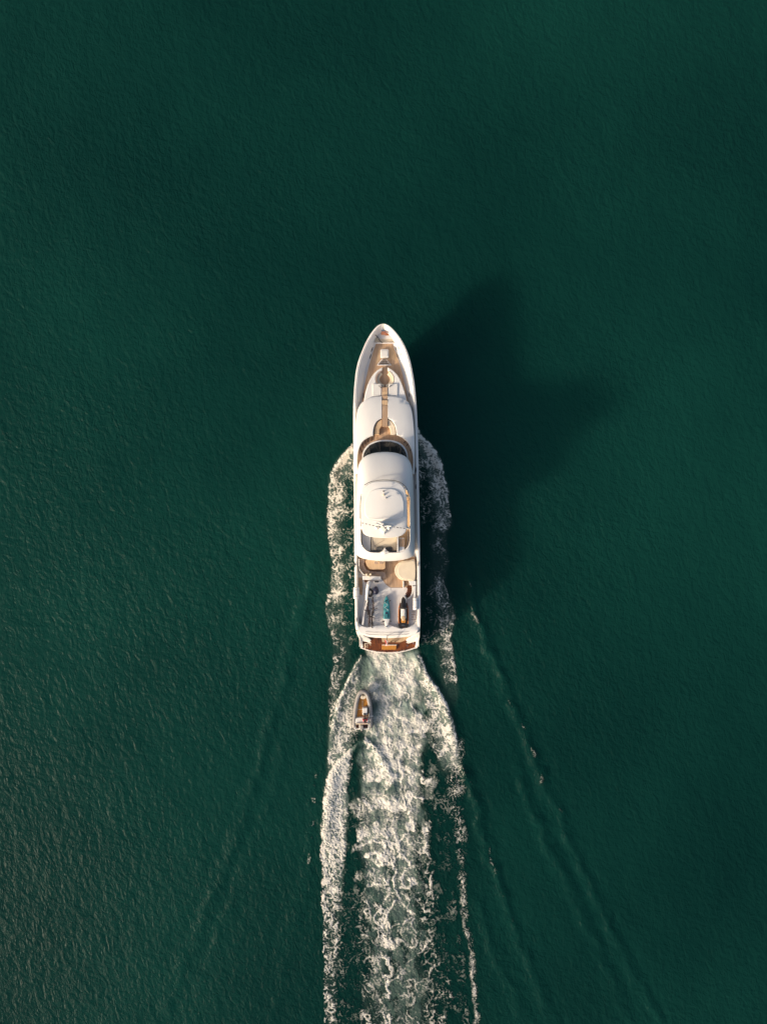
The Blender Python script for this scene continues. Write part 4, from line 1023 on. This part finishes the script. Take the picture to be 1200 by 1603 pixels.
for v, w, z in ((934.6, .8, 5.2), (938, 2.8, 5.36), (942.5, 4.2, 5.5), (947, 4.9, 5.62), (951, 4.3, 5.68), (953.4, 3.0, 5.55)):
    R.append(ring_sym(JC, v, (w, w * .86, w * .4), (5.08, z - .1, z)))
loft(bm, R, cap0=True, cap1=True); from_bm('hood', bm, M['black'], js, 40)
an = [(JC - 4.4, 944), (JC - 3.6, 938), (JC - 1.8, 934.6), (JC, 933.4), (JC + 1.8, 934.6), (JC + 3.6, 938), (JC + 4.4, 944)]
tubeo('bow_trim', [P(a, b_, 5.24) for a, b_ in catmull(an, 4, False)], 0.045, M['white2'], js, 6)
hb = tubeo('handlebar', [P(JC - 6.2, 952.6, 5.72), P(JC - 2.2, 950.8, 5.86), P(JC + 2.2, 950.8, 5.86), P(JC + 6.2, 952.6, 5.72)], 0.04, M['black'], js, 8)
for s_ in (-1, 1): tubeo('grip', [P(JC + s_ * 4.2, 951.7, 5.79), P(JC + s_ * 6.6, 952.8, 5.71)], 0.06, M['dark'], hb, 8)
hslab('seat', catmull([(JC - 2.2, 953), (JC, 952), (JC + 2.2, 953), (JC + 2.9, 957), (JC + 2.6, 962), (JC + 3.0, 967), (JC, 969.4), (JC - 3.0, 967), (JC - 2.6, 962), (JC - 2.9, 957)], 3), 5.62, 5.0, M['pale'], js, r=0.10)
hslab('rear_seat', catmull([(JC - 2.8, 965), (JC, 964), (JC + 2.8, 965), (JC + 2.6, 970), (JC, 972.4), (JC - 2.6, 970)], 3), 5.66, 5.0, M['teak_light'], js, r=0.08)
hslab('seat_base', rr(JC - 3.4, 968, JC + 3.4, 975, 1.2, 3), 5.42, 4.95, M['orangewood'], js, r=0.06)
for s_ in (-1, 1):
    hslab('footwell_mat', catmull([(JC + s_ * 3.6, 955), (JC + s_ * 5.4, 954.6), (JC + s_ * 5.8, 964), (JC + s_ * 5.4, 974), (JC + s_ * 3.8, 974)], 3), 5.03, 4.9, M['black'], js, r=0.015)
    tubeo('side_reflection', [P(JC + s_ * w, v, 5.05) for v, w in ((948, 6.4), (954, 7.2), (962, 7.5), (972, 7.4), (976, 7.0))], 0.05, M['rust'], js, 6)  # orange reflections on the sides, painted as stripes
    tubeo('seat_rail', [P(JC + s_ * w, v, 5.2) for v, w in ((953, 3.5), (960, 3.5), (968, 3.7))], 0.035, M['white2'], js, 6)
hslab('rear_deck', catmull([(JC - 7.2, 975.4), (JC - 3, 974.4), (JC + 3, 974.4), (JC + 7.2, 975.4), (JC + 8, 979), (JC + 6.8, 982.6), (JC + 2.6, 983), (JC, 981.6), (JC - 2.6, 983), (JC - 6.8, 982.6), (JC - 8, 979)], 4), 5.06, 4.75, M['black'], js, r=0.05)
boxo('grab_handle', P(JC, 978.4, 5.1), (0.34, 0.05, 0.06), M['steel'], js, bev=0.015)

# teal kayak
ky = thing('kayak', 'narrow teal kayak with a white pointed tail at the middle of the boat deck', 'kayak', P(605, 957, 4.6))
KC = 604.9
def kring(v, w, z, base=4.66):
    return ring_sym(KC + (v - 957) * 0.004, v, (w * .3, w * .75, w, w * .82, w * .35), (base, base + .06, base + .22, z - .03, z))
bm = bmesh.new(); R = [kring(v, w, z) for v, w, z in ((932.6, .4, 5.06), (936, 2.2, 5.05), (940, 3.6, 5.03), (946, 4.7, 5.02), (953, 5.3, 5.0), (961, 5.5, 5.0), (969, 5.4, 5.0))]
loft(bm, R, cap0=True, cap1=True); from_bm('hull', bm, M['teal'], ky, 45)
bm = bmesh.new(); R = [kring(v, w, z) for v, w, z in ((969.05, 5.3, 5.0), (973, 4.3, 5.0), (977, 3.0, 5.02), (980.4, 1.7, 5.04), (982.4, .4, 5.05))]
loft(bm, R, cap0=True, cap1=True); from_bm('tail', bm, M['white2'], ky, 45)
hslab('cockpit', catmull([(KC - 1.6, 958.5), (KC, 957.6), (KC + 1.6, 958.5), (KC + 2.2, 964), (KC + 1.8, 968), (KC - 1.8, 968), (KC - 2.2, 964)], 3), 5.025, 4.9, M['navy'], ky, r=0.02)
hslab('seat', rr(KC - 1.0, 961, KC + 1.2, 967.4, 0.8, 3), 5.07, 4.95, M['teal'], ky, r=0.03)
hslab('hatch', circ(KC - .6, 940.2, 1.3, 14), 5.07, 4.95, M['black'], ky, r=0.02)
hslab('tail_cap', circ(KC - .3, 980.6, .9, 12), 5.1, 4.95, M['black'], ky, r=0.02)
tubeo('deck_line', [P(KC - 2.6, 943, 5.06), P(KC + 2.2, 947, 5.06), P(KC - 2.8, 951, 5.06), P(KC + 2.6, 955, 5.06)], 0.025, M['pale'], ky, 5)
for u0, u1, v in ((KC + 3.6, KC + 6, 940.6), (KC + 4, KC + 7.4, 972.8), (KC - 4, KC - 6.6, 972.8)):
    tubeo('carry_handle', [P(u0, v + .3, 4.95), P((u0 + u1) / 2, v, 5.04), P(u1, v - .4, 4.9)], 0.05, M['dark'], ky, 6)

# bicycles
def bicycle(u, v, ang, lean, lab):
    o = thing('bicycle', lab, 'bicycle', P(u, v, 4.6), 'bicycles parked on the boat deck')
    base = P(u, v, 4.6); d = Vector((math.sin(ang), math.cos(ang), 0)); sidev = Vector((math.cos(ang), -math.sin(ang), 0))
    up = (Vector((0, 0, 1)) + sidev * lean).normalized()
    q = lambda a, h_, s_=0.0: base + d * a + up * h_ + sidev * s_
    for a in (-0.52, 0.52):
        wh = None
        bm = bmesh.new(); tube(bm, [q(a + 0.31 * math.cos(t), 0.34 + 0.31 * math.sin(t)) for t in np.linspace(0, 2 * math.pi, 20, endpoint=False)], 0.042, 6, True)
        wh = from_bm('wheel', bm, M['rubber'], o)
        bm = bmesh.new()
        for t in np.linspace(0, math.pi, 5, endpoint=False):
            tube(bm, [q(a + 0.30 * math.cos(t), 0.34 + 0.30 * math.sin(t)), q(a - 0.30 * math.cos(t), 0.34 - 0.30 * math.sin(t))], 0.006, 4)
        from_bm('spokes', bm, M['steel'], wh)
    bm = bmesh.new()
    for a0, h0, a1, h1 in ((-.52, .34, -.12, .32), (-.12, .32, -.22, .82), (-.52, .34, -.2, .72), (-.2, .74, .34, .80), (-.12, .32, .36, .70), (.34, .98, .40, .62), (.40, .62, .52, .34)):
        tube(bm, [q(a0, h0), q(a1, h1)], 0.044, 6)
    from_bm('frame', bm, M['bikebrown'], o)
    bm = bmesh.new(); tube(bm, [q(.22, .98, -.34), q(.30, 1.02, -.2), q(.35, 1.02, 0), q(.30, 1.02, .2), q(.22, .98, .34)], 0.040, 6); from_bm('handlebar', bm, M['black'], o)
    bm = bmesh.new(); tube(bm, [q(-.38, .90), q(-.26, .92), q(-.12, .92)], [.085, .07, .03], 8); from_bm('saddle', bm, M['black'], o)
    bm = bmesh.new(); tube(bm, [q(-.12, .32, -.14), q(-.12, .32, .14)], 0.02, 6); tube(bm, [q(-.02, .20, .14), q(-.02, .20, .24)], 0.025, 6); tube(bm, [q(-.22, .44, -.14), q(-.22, .44, -.24)], 0.025, 6); from_bm('pedals', bm, M['black'], o)
    return o
bicycle(576.6, 949.5, math.pi + 0.03, 0.10, 'dark bicycle on the boat deck just behind the black ring float')
bicycle(583.0, 947.0, math.pi - 0.05, -0.14, 'dark bicycle parked behind the navy bean bag, left of the kayak bow')
bicycle(577.0, 968.0, 0.05, 0.16, 'rearmost dark bicycle beside the white side coaming, nearest the left bulwark')
bicycle(583.2, 969.5, 0.0, -0.12, 'rearmost dark bicycle on the kayak side, closest to the stern coaming')

# ring float and bean bag
rf = thing('ring_float', 'black oval ring float with a pale centre beside the white davit', 'float', P(578.4, 928, 4.6))
bm = bmesh.new(); c = P(578.4, 928, 4.78)
tube(bm, [c + Vector((0.235 * math.cos(t), 0.34 * math.sin(t), 0)) for t in np.linspace(0, 2 * math.pi, 24, endpoint=False)], 0.125, 10, True)
from_bm('ring', bm, M['black'], rf)
hslab('centre', circ(578.2, 928, 2.8, 16, 4.0), 4.76, 4.62, M['pale'], rf, r=0.03)
bm = bmesh.new(); c = P(588.2, 925, 4.6); R = []
for z, k in ((0, .75), (.08, .97), (.2, 1.0), (.34, .9), (.46, .66), (.54, .36), (.58, .12)):
    R.append([c + Vector((0.30 * k * math.cos(2 * math.pi * i / 20), (0.36 + (0.14 * k if 3 <= i <= 7 else 0)) * k * math.sin(2 * math.pi * i / 20), z)) for i in range(20)])
loft(bm, R, cap0=True, cap1=True)
tag(from_bm('bean_bag', bm, M['navy'], None, 60), 'navy teardrop bean bag in front of the barbecue counter', 'bean bag')

# folding chairs on the foredeck
fc = thing('folding_rack', 'low folded metal rack with a dark slatted top behind the foredeck hatch', 'rack', P(601.6, 567, 4.58))
for i in range(6):
    t = i / 5; z = 4.95 - 0.05 * i
    tubeo('slat', [P(596.5 - 5.0 * t + 1.5, 562.5 + 8 * t, z), P(605.5 + 5.4 * t - 1.5, 562.5 + 8 * t, z)], 0.035, M['dark'] if i % 2 == 0 else M['steel'], fc, 6)
for a, c in (((598.4, 562), (590.4, 571)), ((604.4, 562), (611.6, 571))):
    tubeo('frame', [P(*a, 5.02), P(*c, 4.68)], 0.045, M['steel'], fc, 6)
tubeo('frame', [P(590.2, 571.4, 4.7), P(612, 571.4, 4.7)], 0.05, M['cap'], fc, 6)
tubeo('leg', [P(598, 562.2, 5.0), P(598, 562.2, 4.58)], 0.03, M['steel'], fc, 6); tubeo('leg', [P(604.8, 562.2, 5.0), P(604.8, 562.2, 4.58)], 0.03, M['steel'], fc, 6)

M['flagpink'] = mat('flag_faded', (0.74, 0.48, 0.44), 0.8)
# ensign at the stern
en = thing('ensign', 'red and white ensign hanging from a short staff over the stern', 'flag', P(606, 996.5, 4.8))
tubeo('staff', [P(606.2, 995.2, 4.85), P(606.0, 997.0, 5.3), P(604.6, 1005, 5.9)], [0.045, 0.035, 0.025], M['dark'], en, 6)
for k, (m_, off) in enumerate((('flagred', -0.10), ('flagwhite', 0.0), ('flagpink', 0.10))):
    bm = bmesh.new(); rows = []
    for j in range(9):
        t = j / 8; row = []
        for i in range(4):
            s_ = off + (i / 3 - .5) * 0.10
            p = P(604.8, 1002.5 + 8.4 * t, 5.75 - 0.7 * t)
            row.append(p + Vector((s_ * (1 + .2 * t) + 0.07 * math.sin(5 * t + 9 * s_), 0.0, 0.10 * math.sin(7 * t + 14 * s_))))
        rows.append(row)
    loft(bm, rows, closed_ring=False)
    bmesh.ops.solidify(bm, geom=bm.faces[:], thickness=0.008)
    from_bm('flag_stripe', bm, M[m_], en)

# ------------------------------------------------------------------ tender in the wake
TB = thing('inflatable_tender', 'grey inflatable tender with orange wooden floor following in the yacht wake', 'boat', P(566, 1112, 0))
tub = catmull([(554.4, 1141), (554.4, 1130), (555.4, 1118), (556.6, 1108), (558.2, 1098), (560.4, 1090), (563.4, 1084.6), (567.8, 1082.6), (572.4, 1084.4), (575.6, 1089.6), (577.8, 1098), (579.2, 1108), (579.8, 1118), (579.8, 1130), (579.4, 1139)], 4, False)
n_ = len(tub)
pts = [P(a, b_, 0.62 + 0.22 * math.exp(-((i - n_ / 2) / 9) ** 2)) for i, (a, b_) in enumerate(tub)]
rads = [0.235 * (0.35 if i == 0 or i == n_ - 1 else 0.75 if i in (1, n_ - 2) else 1) for i in range(n_)]
tb = tubeo('tube', pts, rads, M['grey'], TB, 14)
cx = P(567, 1110, .6)
tubeo('rubbing_strake', [p + (Vector((p.x - cx.x, (p.y - cx.y) * (0.15 if abs(p.y - cx.y) < 1.6 else 0.5), 0)).normalized() * 0.225) for p in pts[1:-1]], 0.05, M['greydk'], tb, 6)
hslab('floor', [(557, 1138), (558.4, 1116), (560.6, 1100), (563.6, 1090), (567.8, 1086.6), (572, 1090), (575, 1100), (577, 1116), (577.4, 1138)], 0.42, 0.05, M['orangewood'], TB, r=0.01)
hslab('hull', [(555.4, 1138), (556.6, 1116), (558.8, 1100), (562.6, 1089), (567.8, 1084.4), (573, 1089), (577, 1100), (578.8, 1116), (579, 1138)], 0.36, -0.3, M['white2'], TB, r=0.05)
bs = hslab('bow_step', catmull([(563.4, 1091), (565.6, 1088.6), (570, 1088.6), (572.6, 1091), (571.4, 1093.6), (568, 1094.6), (564.8, 1093.6)], 4), 0.78, 0.3, M['cream'], TB, r=0.04)
hslab('bow_cleat', circ(568, 1089.6, 1.0, 10), 0.86, 0.7, M['black'], bs, r=0.02)
tubeo('floor_batten', [P(567.4, 1097, 0.44), P(567.2, 1108, 0.44)], 0.035, M['cream'], TB, 5)
tubeo('floor_batten', [P(559.6, 1110.4, 0.44), P(567, 1110.4, 0.44)], 0.035, M['cream'], TB, 5)
cn = hslab('console', rr(567.0, 1108.2, 574.8, 1119.6, 1.0, 3), 1.05, 0.35, M['pale'], TB, r=0.06)
hslab('dashboard', rr(568.4, 1116.8, 573.8, 1119.4, 0.8, 3), 1.12, 0.9, M['dark'], cn, r=0.03)
stc = P(571, 1120.0, 1.1)
tubeo('steering_wheel', [stc + Vector((0.15 * math.cos(t), 0.07 * math.sin(t), 0.13 * math.sin(t))) for t in np.linspace(0, 2 * math.pi, 16, endpoint=False)], 0.018, M['black'], cn, 6, True)
hslab('aft_bench', catmull([(556.6, 1125.4), (560, 1123.6), (572, 1123.4), (576.6, 1125.2), (577, 1129.6), (576.4, 1132.4), (557, 1132.4), (556, 1129)], 4), 0.86, 0.3, M['pale'], TB, r=0.07)
hslab('bench_back', rr(557, 1132.2, 576.6, 1134.0, .8, 3), 1.02, 0.4, M['cream'], TB, r=0.04)
for u0, u1 in ((556.4, 562), (568.8, 575.6)):
    hslab('stern_well', rr(u0, 1134.2, u1, 1140.6, .8, 3), 0.48, 0.1, M['brownp'], TB, r=0.01)
hslab('transom', rr(554.8, 1140.2, 577.6, 1142.2, .6, 2), 0.72, -0.1, M['pale'], TB, r=0.03)
for u0, u1 in ((554.8, 556.6), (562.0, 563.4), (575.8, 577.8)):
    hslab('quarter_board', rr(u0, 1133.8, u1, 1141.6, .5, 2), 0.8, 0.1, M['pale'], TB, r=0.03)
om = thing('outboard_motor', 'grey outboard motor clamped to the transom of the small tender', 'outboard', P(565.8, 1141, 0.2))
hslab('cowling', catmull([(563.8, 1136.5), (566, 1135.4), (568.2, 1136.5), (568.6, 1140.5), (567.4, 1144), (566, 1145), (564.6, 1144), (563.4, 1140.5)], 4), 1.1, 0.7, M['grey'], om, r=0.10)
hslab('leg', catmull([(565.2, 1140), (566.8, 1140), (566.6, 1146), (565.4, 1146)], 3), 0.72, -0.5, M['greydk'], om, r=0.03)
tubeo('boat_hook', [P(577.0, 1118.4, 0.95), P(577.4, 1124.6, 0.95)], 0.04, M['cream'], TB, 6)
tubeo('oar', [P(575.4, 1121.6, 0.92), P(579.4, 1121.0, 0.92), P(583.4, 1120.8, 0.75)], [0.03, 0.03, 0.06], M['pale'], TB, 6)

# helmsman, seated on the aft bench: one skinned body
def person(base, lab):
    o = thing('person', lab, 'person', base)
    def skin(name, vs, es, rads, m, root):
        me = bpy.data.meshes.new(name); me.from_pydata([Vector(v) for v in vs], es, [])
        ob = bpy.data.objects.new(name, me); COL.objects.link(ob); ob.parent = o
        me.materials.append(m)
        md = ob.modifiers.new('skin', 'SKIN'); sv = me.skin_vertices[0].data
        for i, r_ in enumerate(rads): sv[i].radius = (r_, r_)
        sv[root].use_root = True
        md.use_smooth_shade = True
        s2 = ob.modifiers.new('sub', 'SUBSURF'); s2.levels = 2; s2.render_levels = 2
        return ob
    # seat height 0.45 above the bench foot, facing +y, hands on the wheel
    V_ = [(0, 0, .50), (0, .02, .70), (0, .05, .92), (0, .07, 1.04), (0, .09, 1.12), (0, .10, 1.26),
          (.18, .06, .94), (.25, .20, .74), (.17, .40, .72), (-.18, .06, .94), (-.25, .20, .74), (-.17, .40, .72),
          (.10, .04, .48), (.14, .42, .50), (.13, .44, .08), (.13, .58, .05), (-.10, .04, .48), (-.14, .42, .50), (-.13, .44, .08), (-.13, .58, .05)]
    E_ = [(0, 1), (1, 2), (2, 3), (3, 4), (4, 5), (2, 6), (6, 7), (7, 8), (2, 9), (9, 10), (10, 11), (0, 12), (12, 13), (13, 14), (14, 15), (0, 16), (16, 17), (17, 18), (18, 19)]
    R_ = [.15, .14, .155, .06, .085, .10, .065, .048, .036, .065, .048, .036, .095, .07, .05, .04, .095, .07, .05, .04]
    skin('body', V_, E_, R_, M['skin'], 0)
    skin('shirt', [V_[0], V_[1], V_[2], V_[6], V_[7], V_[9], V_[10]], [(0, 1), (1, 2), (2, 3), (3, 4), (2, 5), (5, 6)], [.165, .16, .172, .085, .065, .085, .065], M['red'], 0)
    skin('shorts', [V_[0], V_[12], V_[13], V_[16], V_[17]], [(0, 1), (1, 2), (0, 3), (3, 4)], [.16, .11, .085, .11, .085], M['dark'], 0)
    skin('hair', [(0, .07, 1.22), (0, .07, 1.30), (0, .03, 1.18)], [(0, 1), (0, 2)], [.115, .10, .09], M['hair'], 0)
    for s_ in (-1, 1):   # hands with five fingers on the wheel
        w = Vector((s_ * .17, .40, .72)); vs = [w, w + Vector((0, .06, .0))]; es = [(0, 1)]; rs = [.034, .036]
        for k in range(4):
            vs += [w + Vector(((k - 1.5) * .02, .09, 0)), w + Vector(((k - 1.5) * .021, .12 + .006 * (1.5 - abs(k - 1.5)), -.015)), w + Vector(((k - 1.5) * .021, .115, -.045))]
            b0 = len(vs) - 3; es += [(1, b0), (b0, b0 + 1), (b0 + 1, b0 + 2)]; rs += [.010, .009, .008]
        vs += [w + Vector((-s_ * .035, .05, -.01)), w + Vector((-s_ * .05, .08, -.02))]; es += [(0, len(vs) - 2), (len(vs) - 2, len(vs) - 1)]; rs += [.011, .009]
        skin('hand', vs, es, rs, M['skin'], 0)
    return o
person(P(571.6, 1125.4, 0.42), 'person in a red shirt with dark hair steering the small tender')
